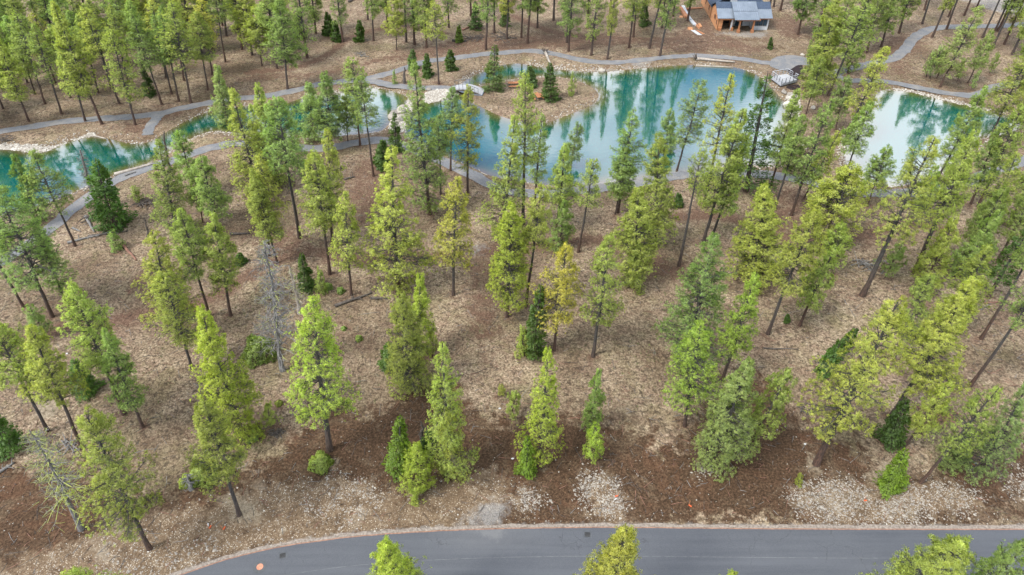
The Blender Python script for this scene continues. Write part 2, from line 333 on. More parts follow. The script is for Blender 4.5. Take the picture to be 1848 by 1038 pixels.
M_GROUND = None
def ground_material():
    m, nt, N, L = new_mat('forest_floor')
    out = N('ShaderNodeOutputMaterial'); b = N('ShaderNodeBsdfPrincipled'); b.inputs['Roughness'].default_value = .95
    b.inputs['Specular IOR Level'].default_value = .15
    tc = N('ShaderNodeTexCoord'); O = tc.outputs['Object']
    a1 = N('ShaderNodeAttribute'); a1.attribute_name = 'm1'; s1 = N('ShaderNodeSeparateColor'); L(a1.outputs['Color'], s1.inputs[0])
    a2 = N('ShaderNodeAttribute'); a2.attribute_name = 'm2'; s2 = N('ShaderNodeSeparateColor'); L(a2.outputs['Color'], s2.inputs[0])
    nb = noise(N, L, O, .11, 5, .6, .5); nm = noise(N, L, O, .75, 6, .68, .3); nf = noise(N, L, O, 4.2, 6, .85); nh = noise(N, L, O, 9.0, 3, .8)
    # dry straw grass with matted dark and pale tufts
    dry = ramp(N, L, nf, [(.36, (.075, .058, .040, 1)), (.46, (.21, .165, .115, 1)), (.54, (.36, .295, .21, 1)), (.66, (.62, .54, .42, 1))])
    dry2 = ramp(N, L, nf, [(.36, (.055, .040, .030, 1)), (.5, (.21, .15, .108, 1)), (.66, (.47, .37, .28, 1))])
    c = mixc(N, L, ramp(N, L, nm, [(.40, 0.0), (.62, 1.0)]), dry, dry2)
    # big slow variation: olive grass and needle litter
    nb2 = noise(N, L, O, .16, 4, .6); 
    c = mixc(N, L, ramp(N, L, nb2, [(.52, 0.0), (.68, .55)]), c, ramp(N, L, nf, [(.35, (.07, .065, .03, 1)), (.68, (.40, .36, .20, 1))]))
    c = mixc(N, L, math_(N, L, 'MULTIPLY', ramp(N, L, nb, [(.50, 0.0), (.66, 1.0)]), .6), c, ramp(N, L, nf, [(.35, (.07, .045, .033, 1)), (.66, (.31, .215, .16, 1))]))
    # slow light and dark drifts: matted straw, trampled earth, olive moss
    lo = noise(N, L, O, .085, 3, .6, .8); mi = noise(N, L, O, .38, 6, .72, 1.5)
    c = mixc(N, L, 1.0, c, ramp(N, L, lo, [(.36, (.62, .60, .57, 1)), (.64, (1.18, 1.18, 1.2, 1))]), 'MULTIPLY')
    c = mixc(N, L, ramp(N, L, mi, [(.55, 0.0), (.66, .7)]), c, ramp(N, L, nf, [(.36, (.06, .050, .030, 1)), (.62, (.27, .235, .13, 1))]))
    c = mixc(N, L, ramp(N, L, mi, [(.30, .8), (.42, .0)]), c, ramp(N, L, nf, [(.36, (.055, .038, .028, 1)), (.62, (.26, .18, .13, 1))]))
    # dark clumps
    dk = noise(N, L, O, 1.9, 6, .8)
    c = mixc(N, L, ramp(N, L, dk, [(.50, 0.0), (.60, .85)]), c, (.050, .038, .028, 1))
    # needle litter / soft brown, also colours the painted contact shadow at stems
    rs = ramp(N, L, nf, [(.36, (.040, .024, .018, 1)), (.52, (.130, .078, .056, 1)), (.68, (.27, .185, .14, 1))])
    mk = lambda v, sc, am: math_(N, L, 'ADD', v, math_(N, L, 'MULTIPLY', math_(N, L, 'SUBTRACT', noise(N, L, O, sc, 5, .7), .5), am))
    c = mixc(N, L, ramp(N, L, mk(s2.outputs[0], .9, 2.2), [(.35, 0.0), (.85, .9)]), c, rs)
    # churned dark soil
    so = ramp(N, L, nf, [(.36, (.019, .012, .007, 1)), (.5, (.064, .039, .024, 1)), (.66, (.16, .103, .065, 1))])
    so2 = ramp(N, L, nf, [(.36, (.035, .026, .017, 1)), (.52, (.12, .086, .056, 1)), (.68, (.27, .21, .15, 1))])
    so = mixc(N, L, ramp(N, L, noise(N, L, O, .30, 6, .70, 1.2), [(.53, 0.0), (.66, .75)]), so, so2)
    so = mixc(N, L, ramp(N, L, noise(N, L, O, .42, 6, .75, 2.0), [(.63, 0.0), (.74, .5)]), so, ramp(N, L, nf, [(.35, (.13, .10, .075, 1)), (.65, (.36, .30, .23, 1))]))
    so = mixc(N, L, ramp(N, L, noise(N, L, O, .2, 4, .7, 1.0), [(.52, 0.0), (.66, .4)]), so, ramp(N, L, nf, [(.35, (.06, .028, .016, 1)), (.65, (.22, .115, .07, 1))]))
    c = mixc(N, L, ramp(N, L, mk(s1.outputs[0], .7, 2.2), [(.34, 0.0), (.66, 1.0)]), c, so)
    # stony ground: voronoi pebbles, pale stones in brown dirt
    vo = N('ShaderNodeTexVoronoi'); vo.inputs['Scale'].default_value = 8.5; vo.inputs['Randomness'].default_value = 1; L(O, vo.inputs['Vector'])
    vs = N('ShaderNodeSeparateColor'); L(vo.outputs['Color'], vs.inputs[0])
    st = mixc(N, L, ramp(N, L, nf, [(.35, .0), (.65, 1.0)]), (.085, .055, .035, 1), (.25, .19, .13, 1))
    on = math_(N, L, 'MULTIPLY', math_(N, L, 'LESS_THAN', vo.outputs['Distance'], .40), math_(N, L, 'GREATER_THAN', math_(N, L, 'ADD', vs.outputs[0], math_(N, L, 'MULTIPLY', math_(N, L, 'SUBTRACT', nm, .5), 1.6)), .72))
    stones = mixc(N, L, vs.outputs[1], (.24, .19, .14, 1), (.60, .54, .45, 1))
    gsoil = mixc(N, L, on, st, stones)
    c = mixc(N, L, ramp(N, L, mk(s1.outputs[1], .7, 2.4), [(.42, 0.0), (.74, .95)]), c, gsoil)
    # drifts of dark silt and tan fill inside the stony verge
    vg = noise(N, L, O, .33, 6, .72, 1.0)
    c = mixc(N, L, math_(N, L, 'MULTIPLY', ramp(N, L, vg, [(.50, 0.0), (.60, .85)]), s1.outputs[1]), c, ramp(N, L, nf, [(.36, (.035, .024, .016, 1)), (.64, (.15, .105, .068, 1))]))
    c = mixc(N, L, math_(N, L, 'MULTIPLY', ramp(N, L, vg, [(.34, .8), (.44, .0)]), s1.outputs[1]), c, ramp(N, L, nf, [(.34, (.15, .125, .095, 1)), (.64, (.42, .37, .30, 1))]))
    # grey crushed rock
    gr = ramp(N, L, nh, [(.35, (.13, .135, .145, 1)), (.65, (.40, .40, .40, 1))])
    c = mixc(N, L, ramp(N, L, mk(s1.outputs[2], 1.1, 2.0), [(.38, 0.0), (.95, .65)]), c, gr)
    # pale straw circles left round the trunks
    c = mixc(N, L, ramp(N, L, mk(s2.outputs[2], 1.6, .7), [(.4, 0.0), (.6, .85)]), c, ramp(N, L, nf, [(.36, (.12, .098, .072, 1)), (.55, (.31, .265, .20, 1)), (.68, (.48, .43, .35, 1))]))
    # black mulch
    c = mixc(N, L, ramp(N, L, s2.outputs[1], [(.4, 0.0), (.6, 1.0)]), c, ramp(N, L, nh, [(.35, (.012, .009, .010, 1)), (.7, (.06, .045, .05, 1))]))
    c = mixc(N, L, 1.0, c, (.84, .81, .765, 1), 'MULTIPLY'); L(c, b.inputs['Base Color'])
    bp = N('ShaderNodeBump'); bp.inputs['Strength'].default_value = .9; bp.inputs['Distance'].default_value = .10
    L(mixc(N, L, .5, nf, nh), bp.inputs['Height']); L(bp.outputs[0], b.inputs['Normal'])
    L(b.outputs[0], out.inputs[0]); return m
M_GROUND = ground_material()
def build_ground(trunk_xy):
    xs = np.concatenate([-np.geomspace(4000, 175, 12), np.arange(-170, 170.1, .42), np.geomspace(175, 4000, 12)])
    ys = np.concatenate([-np.geomspace(4000, 20, 12)[:-1], np.linspace(-20, 12, 16), np.arange(12.4, 120, .40), np.arange(120, 215, .55), np.geomspace(216, 5000, 16)])
    X, Y = np.meshgrid(xs, ys)
    x = X.ravel(); y = Y.ravel(); core = (np.abs(x) < 175) & (y > -18) & (y < 215)
    z = np.zeros(len(x)); z[core] = height(x[core], y[core])
    m1 = np.zeros((len(x), 4), np.float32); m2 = np.zeros((len(x), 4), np.float32); m1[:, 3] = m2[:, 3] = 1
    xc, yc = x[core], y[core]
    soil = rough_mask(xc, yc, SOIL, 3.2, 3.0, 4.5)
    rd = road_sd(xc, yc); soil = np.where(rd > -.2, 1, soil)
    m1[core, 0] = soil
    gv = rough_mask(xc, yc, GRAVEL, 1.4, 1.4, 3.0) * .85
    sd = water_sd(xc, yc)
    shore = np.clip(1 - np.abs(sd + .9) / 1.1, 0, 1) * (fbm(xc, yc, 7, 3) * 1.5)
    gv = np.maximum(gv, np.clip(shore, 0, .85)); m1[core, 1] = gv
    gy = rough_mask(xc, yc, GREY, 1.6, 1.2)
    gy = np.maximum(gy, np.clip(1 - np.abs(rd + .3) / .7, 0, 1) * .8)
    m1[core, 2] = gy
    nd = rough_mask(xc, yc, SOIL_SOFT, 2.5, 2.5, 5.0) * .8
    for p, w in TRACK: nd = np.maximum(nd, np.clip(1.15 - seg_dist(xc, yc, p) / (w * 1.15), 0, 1))
    for p, w in PATHS: nd = np.maximum(nd, np.clip(.8 - (seg_dist(xc, yc, p) - w / 2) / 2.0, 0, 1) * .7)
    nd = np.maximum(nd, np.clip(sd * 2 + .4, 0, 1) * .5)
    for tx_, ty_ in trunk_xy:             # needle duff round each stem, with a contact shadow painted in as brown
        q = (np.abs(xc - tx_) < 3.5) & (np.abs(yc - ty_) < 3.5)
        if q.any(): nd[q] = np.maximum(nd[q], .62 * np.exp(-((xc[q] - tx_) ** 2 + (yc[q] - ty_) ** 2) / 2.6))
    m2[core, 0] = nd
    m2[core, 1] = rough_mask(xc, yc, MULCH, .5, .4)
    pl = np.maximum(rough_mask(xc, yc, PALE, 2.2, 1.6) * .75, rough_mask(xc, yc, GRAVEL[1:5], 2.6, 2.6, 2.4) * .46)
    m2[core, 2] = pl
    nx, ny = len(xs), len(ys)
    idx = np.arange(nx * ny).reshape(ny, nx)
    F = np.stack([idx[:-1, :-1], idx[:-1, 1:], idx[1:, 1:], idx[1:, :-1]], -1).reshape(-1, 4)
    me = make_mesh('ground', np.stack([x, y, z], 1), [F], True, [M_GROUND])
    for nm, d in (('m1', m1), ('m2', m2)):
        a = me.attributes.new(nm, 'FLOAT_COLOR', 'POINT'); a.data.foreach_set('color', d.ravel())
    tag(link('ground', me), 'dry straw forest floor with churned brown soil along the road', kind='structure')

# ------------------------------------------------------------------ water
def water_material():
    m, nt, N, L = new_mat('pond_water')
    out = N('ShaderNodeOutputMaterial'); tc = N('ShaderNodeTexCoord'); O = tc.outputs['Object']
    at_ = N('ShaderNodeAttribute'); at_.attribute_name = 'depth'
    n1 = noise(N, L, O, .25, 3)
    dep = math_(N, L, 'ADD', at_.outputs['Fac'], math_(N, L, 'MULTIPLY', math_(N, L, 'SUBTRACT', n1, .5), .25))
    col = ramp(N, L, dep, [(.0, (.10, .075, .035, 1)), (.18, (.045, .062, .022, 1)), (.40, (.002, .055, .036, 1)), (.9, (.0, .070, .066, 1))])
    d = N('ShaderNodeBsdfDiffuse'); L(col, d.inputs[0])
    g = N('ShaderNodeBsdfGlossy'); g.inputs['Roughness'].default_value = .015; g.inputs[0].default_value = (1.0, .98, 1.0, 1)
    bp = N('ShaderNodeBump'); bp.inputs['Strength'].default_value = .10; bp.inputs['Distance'].default_value = .05
    mp = N('ShaderNodeMapping'); mp.inputs['Scale'].default_value = (.9, 2.2, 1); L(O, mp.inputs[0])
    L(noise(N, L, mp.outputs[0], 1.1, 3), bp.inputs['Height']); L(bp.outputs[0], g.inputs['Normal'])
    fr = N('ShaderNodeFresnel'); fr.inputs['IOR'].default_value = 3.0; 
    mx = N('ShaderNodeMixShader'); L(fr.outputs[0], mx.inputs[0]); L(d.outputs[0], mx.inputs[1]); L(g.outputs[0], mx.inputs[2])
    L(mx.outputs[0], out.inputs[0]); return m
M_WATER = water_material()
def build_water(name, poly, label, holes=()):
    xs = [p[0] for p in poly]; ys = [p[1] for p in poly]; st = 0.8
    gx = np.arange(min(xs) - 2.4, max(xs) + 2.4, st); gy = np.arange(min(ys) - 2.4, max(ys) + 2.4, st)
    X, Y = np.meshgrid(gx, gy); x, y = X.ravel(), Y.ravel()
    sd = sdist(x, y, poly)
    for h in holes: sd = np.minimum(sd, -sdist(x, y, h))
    keep = (sd > -1.2).reshape(X.shape)
    cell = keep[:-1, :-1] & keep[1:, :-1] & keep[:-1, 1:] & keep[1:, 1:]
    idx = np.arange(X.size).reshape(X.shape)
    F = np.stack([idx[:-1, :-1], idx[:-1, 1:], idx[1:, 1:], idx[1:, :-1]], -1)[cell]
    used = np.unique(F); re = np.full(X.size, -1); re[used] = np.arange(len(used))
    V = np.stack([x, y, np.full(len(x), WZ)], 1)[used]
    me = make_mesh(name, V, [re[F]], True, [M_WATER])
    a = me.attributes.new('depth', 'FLOAT', 'POINT'); a.data.foreach_set('value', np.clip(sd[used] / 6.0, 0, 1).astype(np.float32))
    tag(link(name, me), label, kind='structure')

# ------------------------------------------------------------------ paths and road
def ribbon(name, pts, w, mat, z=0.03, label=None, offset=0.0, th=0.0, wob=0.20, follow=False):
    pts = [Vector((p[0], p[1])) for p in pts]
    # resample
    out = [pts[0]]; acc = 0
    for a, b in zip(pts[:-1], pts[1:]):
        n = max(1, int((b - a).length / .7))
        for k in range(1, n + 1): out.append(a.lerp(b, k / n))
    V = []; n = len(out); r = random.Random(len(out))
    for i, p in enumerate(out):
        t = (out[min(i + 1, n - 1)] - out[max(i - 1, 0)]).normalized(); nn = Vector((-t.y, t.x))
        w1 = w / 2 + r.uniform(-wob, wob); w2 = w / 2 + r.uniform(-wob, wob)
        for q in (p + nn * (offset + w1), p + nn * (offset + w1 * .35), p + nn * (offset - w2 * .35), p + nn * (offset - w2)): V.append((q.x, q.y, z))
    F = [(i * 4 + k, i * 4 + k + 1, i * 4 + k + 5, i * 4 + k + 4) for i in range(n - 1) for k in range(3)]
    F = [f[::-1] for f in F]
    if th:
        b = len(V); V += [(v[0], v[1], v[2] - th) for v in V]
        for i in range(n - 1):
            F.append((i * 4, i * 4 + 4, b + i * 4 + 4, b + i * 4)); F.append((i * 4 + 3, b + i * 4 + 3, b + i * 4 + 7, i * 4 + 7))
    V = np.array(V)
    me = make_mesh(name, V, [np.array(F)], False, [mat])
    o = link(name, me)
    return tag(o, label, kind='structure')
def path_material():
    m, nt, N, L = new_mat('crushed_gravel_path')
    out = N('ShaderNodeOutputMaterial'); b = N('ShaderNodeBsdfPrincipled'); b.inputs['Roughness'].default_value = .9
    tc = N('ShaderNodeTexCoord'); O = tc.outputs['Object']
    f = noise(N, L, O, 8, 4, .8); g = noise(N, L, O, .5, 5, .6)
    c = ramp(N, L, f, [(.3, (.060, .064, .072, 1)), (.7, (.19, .193, .203, 1))])
    c = mixc(N, L, ramp(N, L, g, [(.45, 0.0), (.75, .45)]), c, (.30, .26, .21, 1))
    L(c, b.inputs['Base Color']); bp = N('ShaderNodeBump'); bp.inputs['Strength'].default_value = .4; bp.inputs['Distance'].default_value = .02
    L(f, bp.inputs['Height']); L(bp.outputs[0], b.inputs['Normal']); L(b.outputs[0], out.inputs[0]); return m
def asphalt_material():
    m, nt, N, L = new_mat('asphalt')
    out = N('ShaderNodeOutputMaterial'); b = N('ShaderNodeBsdfPrincipled')
    tc = N('ShaderNodeTexCoord'); O = tc.outputs['Object']
    mp = N('ShaderNodeMapping'); mp.inputs['Scale'].default_value = (.06, 1.3, 1); L(O, mp.inputs[0])
    f = noise(N, L, mp.outputs[0], 1.2, 5, .6); g = noise(N, L, O, .18, 5, .6); h = noise(N, L, O, 14, 2, .8)
    c = ramp(N, L, f, [(.3, (.032, .038, .050, 1)), (.7, (.054, .061, .074, 1))])
    c = mixc(N, L, .35, c, ramp(N, L, g, [(.35, (.036, .040, .050, 1)), (.7, (.085, .090, .100, 1))]))
    c = mixc(N, L, .18, c, ramp(N, L, h, [(.3, (.03, .03, .035, 1)), (.7, (.17, .17, .18, 1))]))
    tr = N('ShaderNodeMapping'); tr.inputs['Scale'].default_value = (.02, .55, 1); L(O, tr.inputs[0])
    c = mixc(N, L, ramp(N, L, noise(N, L, tr.outputs[0], 1.6, 3, .5), [(.52, 0.0), (.70, .5)]), c, (.080, .086, .098, 1))
    vc = N('ShaderNodeTexVoronoi'); vc.feature = 'DISTANCE_TO_EDGE'; vc.inputs['Scale'].default_value = .35; 
    wv = N('ShaderNodeVectorMath'); wv.operation = 'ADD'; L(O, wv.inputs[0]); nz = N('ShaderNodeTexNoise'); nz.inputs['Scale'].default_value = 1.3; nz.inputs['Detail'].default_value = 5; L(O, nz.inputs['Vector']); L(nz.outputs['Color'], wv.inputs[1]); L(wv.outputs[0], vc.inputs['Vector'])
    ck = math_(N, L, 'MULTIPLY', math_(N, L, 'LESS_THAN', vc.outputs['Distance'], .006), ramp(N, L, g, [(.52, 0.0), (.6, .5)]))
    c = mixc(N, L, ck, c, (.02, .02, .024, 1))
    # pale dust dragged onto the road where the rough driveway joins
    x0, y0, _ = at(885, 962)
    ds = N('ShaderNodeVectorMath'); ds.operation = 'DISTANCE'; ds.inputs[1].default_value = (x0, y0, 0)
    ms = N('ShaderNodeMapping'); ms.inputs['Location'].default_value = (x0 * (1 - .45), y0 * (1 - 1.1), 0); ms.inputs['Scale'].default_value = (.45, 1.1, 1); L(O, ms.inputs[0])
    L(ms.outputs[0], ds.inputs[0])
    dd = math_(N, L, 'ADD', ds.outputs['Value'], math_(N, L, 'MULTIPLY', noise(N, L, O, 1.1, 6, .7), 2.4))
    c = mixc(N, L, ramp(N, L, math_(N, L, 'MULTIPLY', dd, .2), [(.28, .35), (.40, .14), (.8, .0)]), c, (.20, .195, .19, 1))
    L(c, b.inputs['Base Color']); L(ramp(N, L, g, [(.3, .62), (.7, .8)]), b.inputs['Roughness'])
    L(b.outputs[0], out.inputs[0]); return m

# ------------------------------------------------------------------ vegetation generators (vectorised)
def tubes(Pt, R, sides=3):
    """Pt (n,k,3) R (n,k)"""
    n, k, _ = Pt.shape
    T = np.empty_like(Pt); T[:, 1:-1] = Pt[:, 2:] - Pt[:, :-2]; T[:, 0] = Pt[:, 1] - Pt[:, 0]; T[:, -1] = Pt[:, -1] - Pt[:, -2]
    T /= np.linalg.norm(T, axis=2, keepdims=True) + 1e-9
    ref = np.where(np.abs(T[..., 2:3]) > .9, np.array([1., .1, 0]), np.array([.05, .03, 1.]))
    U = np.cross(T, ref); U /= np.linalg.norm(U, axis=2, keepdims=True) + 1e-9; W = np.cross(T, U)
    a = np.arange(sides) * 2 * np.pi / sides
    V = Pt[:, :, None] + R[:, :, None, None] * (np.cos(a)[:, None] * U[:, :, None] + np.sin(a)[:, None] * W[:, :, None])
    idx = np.arange(n * k * sides).reshape(n, k, sides); nx = np.roll(idx, -1, 2)
    F = np.stack([idx[:, :-1], nx[:, :-1], nx[:, 1:], idx[:, 1:]], -1).reshape(-1, 4)
    return V.reshape(-1, 3), F
def unit(v): return v / (np.linalg.norm(v, axis=-1, keepdims=True) + 1e-9)
def blades(pos, d, length, width, nrm, tint, rs):
    """wedge-like needle sprays: one triangle each, apex at pos"""
    n = len(pos)
    side = unit(np.cross(d, unit(rs.normal(size=(n, 3)))))
    tip = pos + d * length[:, None]
    V = np.stack([pos, tip + side * width[:, None] / 2, tip - side * width[:, None] / 2], 1)
    g = np.cross(V[:, 1] - V[:, 0], V[:, 2] - V[:, 0])
    flip = (g * nrm).sum(1) < 0
    V[flip] = V[flip][:, [0, 2, 1]]
    return V.reshape(-1, 3), np.repeat(nrm, 3, 0), np.repeat(tint, 3, 0)
def crown_mesh(name, bV, bN, bT, twV=None, twF=None, twmat=None):
    nb = len(bV); F = [np.arange(nb).reshape(-1, 3)]
    V = bV; nrm = bN; fm = [0] * (nb // 3); mats = [M_FOL]; T = bT
    if twV is not None and len(twV):
        V = np.concatenate([bV, twV]); F.append(twF + nb); fm = np.concatenate([np.zeros(nb // 3), np.ones(len(twF))]).astype(int); mats = [M_FOL, twmat]
        nrm = np.concatenate([bN, np.zeros((len(twV), 3))]); T = np.concatenate([bT, np.zeros((len(twV), 2))])
    me = make_mesh(name, V, F, True, mats, fm)
    a = me.attributes.new('tint', 'FLOAT_COLOR', 'POINT')
    c = np.ones((len(V), 4), np.float32); c[:, :2] = T; a.data.foreach_set('color', c.ravel())
    me.normals_split_custom_set_from_vertices(nrm.tolist())
    return me
def trunk_mesh(name, H, r0, rs, mat, wob=.12, top_r=.03, k=12, sides=8):
    t = np.linspace(0, 1, k); z = t * H; z[0] = -.25
    wx = np.cumsum(rs.normal(0, wob / 3, k)); wy = np.cumsum(rs.normal(0, wob / 3, k)); wx -= wx[0] + t * (wx[-1] - wx[0]); wy -= wy[0] + t * (wy[-1] - wy[0])
    Pt = np.stack([wx, wy, z], 1); r = r0 * (1 - t) ** .8 + top_r; r[0] *= 1.35
    V, F = tubes(Pt[None], r[None], sides)
    me = make_mesh(name, V, [F], True, [mat])
    ax = lambda zz: np.stack([np.interp(zz, z, wx), np.interp(zz, z, wy), zz], -1)
    return me, ax
def pine(seed, H=20., cf=.3, R=2.7, dens=1.0, blade=16, young=False, r0=.195):
    rs = np.random.RandomState(seed)
    tm, ax = trunk_mesh('trunk', H, r0, rs, M_BARK)
    z = []; zz = cf * H
    sp = .29 if not young else .28
    while zz < H * .985:
        for _ in range(rs.randint(3, 6)): z.append(zz + rs.uniform(-.15, .15))
        zz += sp * rs.uniform(.7, 1.4)
    z = np.array(z); t = np.clip((z - cf * H) / (H * (1 - cf)), 0, 1)
    nb = len(z)
    az = rs.uniform(0, 2 * np.pi, nb)
    # lopsided outline: lobes that come and go with height and side
    lob = 1 + .22 * np.sin(az * 2 + rs.uniform(0, 6) + t * rs.uniform(4, 9)) * rs.uniform(.5, 1) + .15 * np.sin(t * rs.uniform(18, 30) + az + rs.uniform(0, 6))
    prof = (1 - t) ** rs.uniform(.50, .74) * np.clip(.70 + t * 1.8, 0, 1) * 1.04 + .04
    L_ = R * prof * lob * rs.triangular(.45, .92, 1.32, nb)
    if cf < .55: L_ = np.where((t < .12) & (rs.rand(nb) < .5), L_ * .4, L_)
    L_ = np.maximum(L_, .3)
    el = np.radians(-14 + 42 * t + rs.normal(0, 9, nb))
    keep = rs.rand(nb) < (.70 + .3 * dens); z, t, az, L_, el = z[keep], t[keep], az[keep], L_[keep], el[keep]; nb = len(z)
    B = ax(z); D = np.stack([np.cos(az) * np.cos(el), np.sin(az) * np.cos(el), np.sin(el)], 1)
    curve = rs.uniform(.02, .26, nb)
    def P_(i, s): return B[i] + D[i] * (L_[i] * s)[:, None] + np.array([0, 0, 1.]) * (curve[i] * L_[i] * s * s)[:, None]
    ii = np.arange(nb); ss = np.linspace(0, 1, 4)
    Pt = np.stack([P_(ii, np.full(nb, s)) for s in ss], 1)
    Rr = (.018 + .016 * L_)[:, None] * np.array([1, .72, .42, .15])[None]
    V1, F1 = tubes(Pt, Rr, 3)
    nt_ = np.maximum(4, (L_ * 14.0 * dens + 3.4).astype(int))
    bi = np.repeat(ii, nt_); n = len(bi)
    s = rs.beta(2.1, 1.1, n) * .80 + .22
    side = np.stack([-np.sin(az[bi]), np.cos(az[bi]), np.zeros(n)], 1)
    lat = rs.normal(0, 1, n) * .34 * L_[bi] * np.clip(1.25 - s, .15, 1)
    pos0 = P_(bi, s)
    pos = pos0 + side * lat[:, None] + np.array([0, 0, 1.]) * (rs.normal(.05, .20, n))[:, None] + D[bi] * (np.abs(lat) * .5)[:, None]
    lng = np.abs(lat) > .12
    a0 = P_(bi[lng], np.clip(s[lng] - .12, 0, 1)); Pt2 = np.stack([a0, pos[lng]], 1)
    V2, F2 = tubes(Pt2, np.tile(np.array([[.014, .007]]), (len(a0), 1)), 3)
    td = unit(D[bi] * .7 + side * np.sign(lat)[:, None] * .35 + np.array([0, 0, .55]) + rs.normal(0, .3, (n, 3)))
    rep = np.repeat(np.arange(n), blade); m = len(rep)
    d = unit(td[rep] * .85 + unit(rs.normal(size=(m, 3))) * 1.0)
    radial = pos - ax(pos[:, 2]); radial[:, 2] = 0; radial = unit(radial)
    nrm = unit(d * .75 + radial[rep] * .55 + np.array([0, 0, .30]))
    sz = rs.uniform(.75, 1.2, n) * (1.0 if not young else .85)
    tt = np.stack([np.clip(rs.normal(.5, .24, n), 0, 1), rs.rand(n)], 1)
    tint = tt[rep]; tint[:, 0] = np.clip(tint[:, 0] + rs.normal(0, .10, m), 0, 1)
    bV, bN, bT = blades(pos[rep] - td[rep] * .05, d, sz[rep] * rs.uniform(.12, .23, m), sz[rep] * rs.uniform(.020, .036, m), nrm, tint, rs)
    nd = int(9 + 26 * cf) if not young else 2; zd = rs.uniform(max(.12, cf * .45), cf + .25, nd) * H; ad = rs.uniform(0, 6.28, nd); ld = rs.uniform(.35, 1.5, nd) * R / 2.6
    dd = np.stack([np.cos(ad), np.sin(ad), rs.normal(-.12, .2, nd)], 1); Bd = ax(zd)
    V3, F3 = tubes(np.stack([Bd, Bd + dd * (ld * .55)[:, None] + rs.normal(0, .04, (nd, 3)), Bd + dd * ld[:, None] + rs.normal(0, .12, (nd, 3))], 1), np.tile([[.035, .022, .010]], (nd, 1)), 3)
    twV = np.concatenate([V1, V2, V3]); twF = np.concatenate([F1, F2 + len(V1), F3 + len(V1) + len(V2)])
    return tm, crown_mesh('crown', bV, bN, bT, twV, twF, M_BARK), H, R * .92
def fir(seed, H=10., R=2.3, sp=.30, per=6, bl=34, airy=False, start=.03, rnd=False):
    rs = np.random.RandomState(seed)
    tm, ax = trunk_mesh('trunk', H, .016 * H + .03, rs, M_BARK, .06)
    z = []; zz = start * H
    while zz < H * .98:
        for _ in range(per + rs.randint(-1, 2)): z.append(zz + rs.uniform(-.1, .1))
        zz += sp * rs.uniform(.8, 1.25)
    z = np.array(z); t = np.clip(z / H, 0, 1); nb = len(z); az = rs.uniform(0, 6.283, nb)
    prof = (1 - t) ** (.85 if not rnd else .45) * np.clip(.75 + t * 2, 0, 1) + .03
    lob = 1 + .18 * np.sin(az * 3 + t * 7 + rs.uniform(0, 6))
    L_ = np.maximum(R * prof * lob * rs.uniform(.65, 1.12, nb), .15)
    el = np.radians((-16 if not airy else -6) + 42 * t ** 1.5 + rs.normal(0, 6, nb))
    B = ax(z); D = np.stack([np.cos(az) * np.cos(el), np.sin(az) * np.cos(el), np.sin(el)], 1)
    ii = np.arange(nb); cv = rs.uniform(.0, .14, nb)
    def P_(i, s): return B[i] + D[i] * (L_[i] * s)[:, None] + np.array([0, 0, 1.]) * (cv[i] * L_[i] * s * s)[:, None]
    Pt = np.stack([P_(ii, np.full(nb, s)) for s in (0, .5, 1)], 1)
    V1, F1 = tubes(Pt, (.012 + .010 * L_)[:, None] * np.array([1, .6, .2])[None], 3)
    nt_ = np.maximum(5, (L_ * bl).astype(int)); bi = np.repeat(ii, nt_); n = len(bi)
    s = rs.beta(1.5, 1.0, n) * .9 + .12
    side = np.stack([-np.sin(az[bi]), np.cos(az[bi]), np.zeros(n)], 1); sg = rs.choice([-1, 1], n)
    off = rs.uniform(0, .42, n) * L_[bi] * np.clip(1.15 - s, .1, 1) * 1.0
    pos = P_(bi, np.clip(s, 0, 1.02)) + side * (sg * off)[:, None] + D[bi] * (off * .5)[:, None]; pos[:, 2] += rs.normal(-.02, .05, n)
    d = unit(D[bi] * .8 + side * sg[:, None] * .75 + rs.normal(0, .28, (n, 3)) + np.array([0, 0, -.08]))
    radial = unit(np.stack([np.cos(az[bi]), np.sin(az[bi]), np.zeros(n)], 1))
    nrm = unit(radial * .55 + np.array([0, 0, .75]) + rs.normal(0, .22, (n, 3)))
    tt = np.stack([np.clip(rs.normal(.42, .2, nb), 0, 1), rs.rand(nb) * .6], 1)[bi]
    tt[:, 0] = np.clip(tt[:, 0] + rs.normal(0, .12, n), 0, 1)
    bV, bN, bT = blades(pos, d, rs.uniform(.22, .42, n) * (1.15 if airy else 1), rs.uniform(.09, .17, n), nrm, tt, rs)
    return tm, crown_mesh('crown', bV, bN, bT, V1, F1, M_BARK), H, R * .95
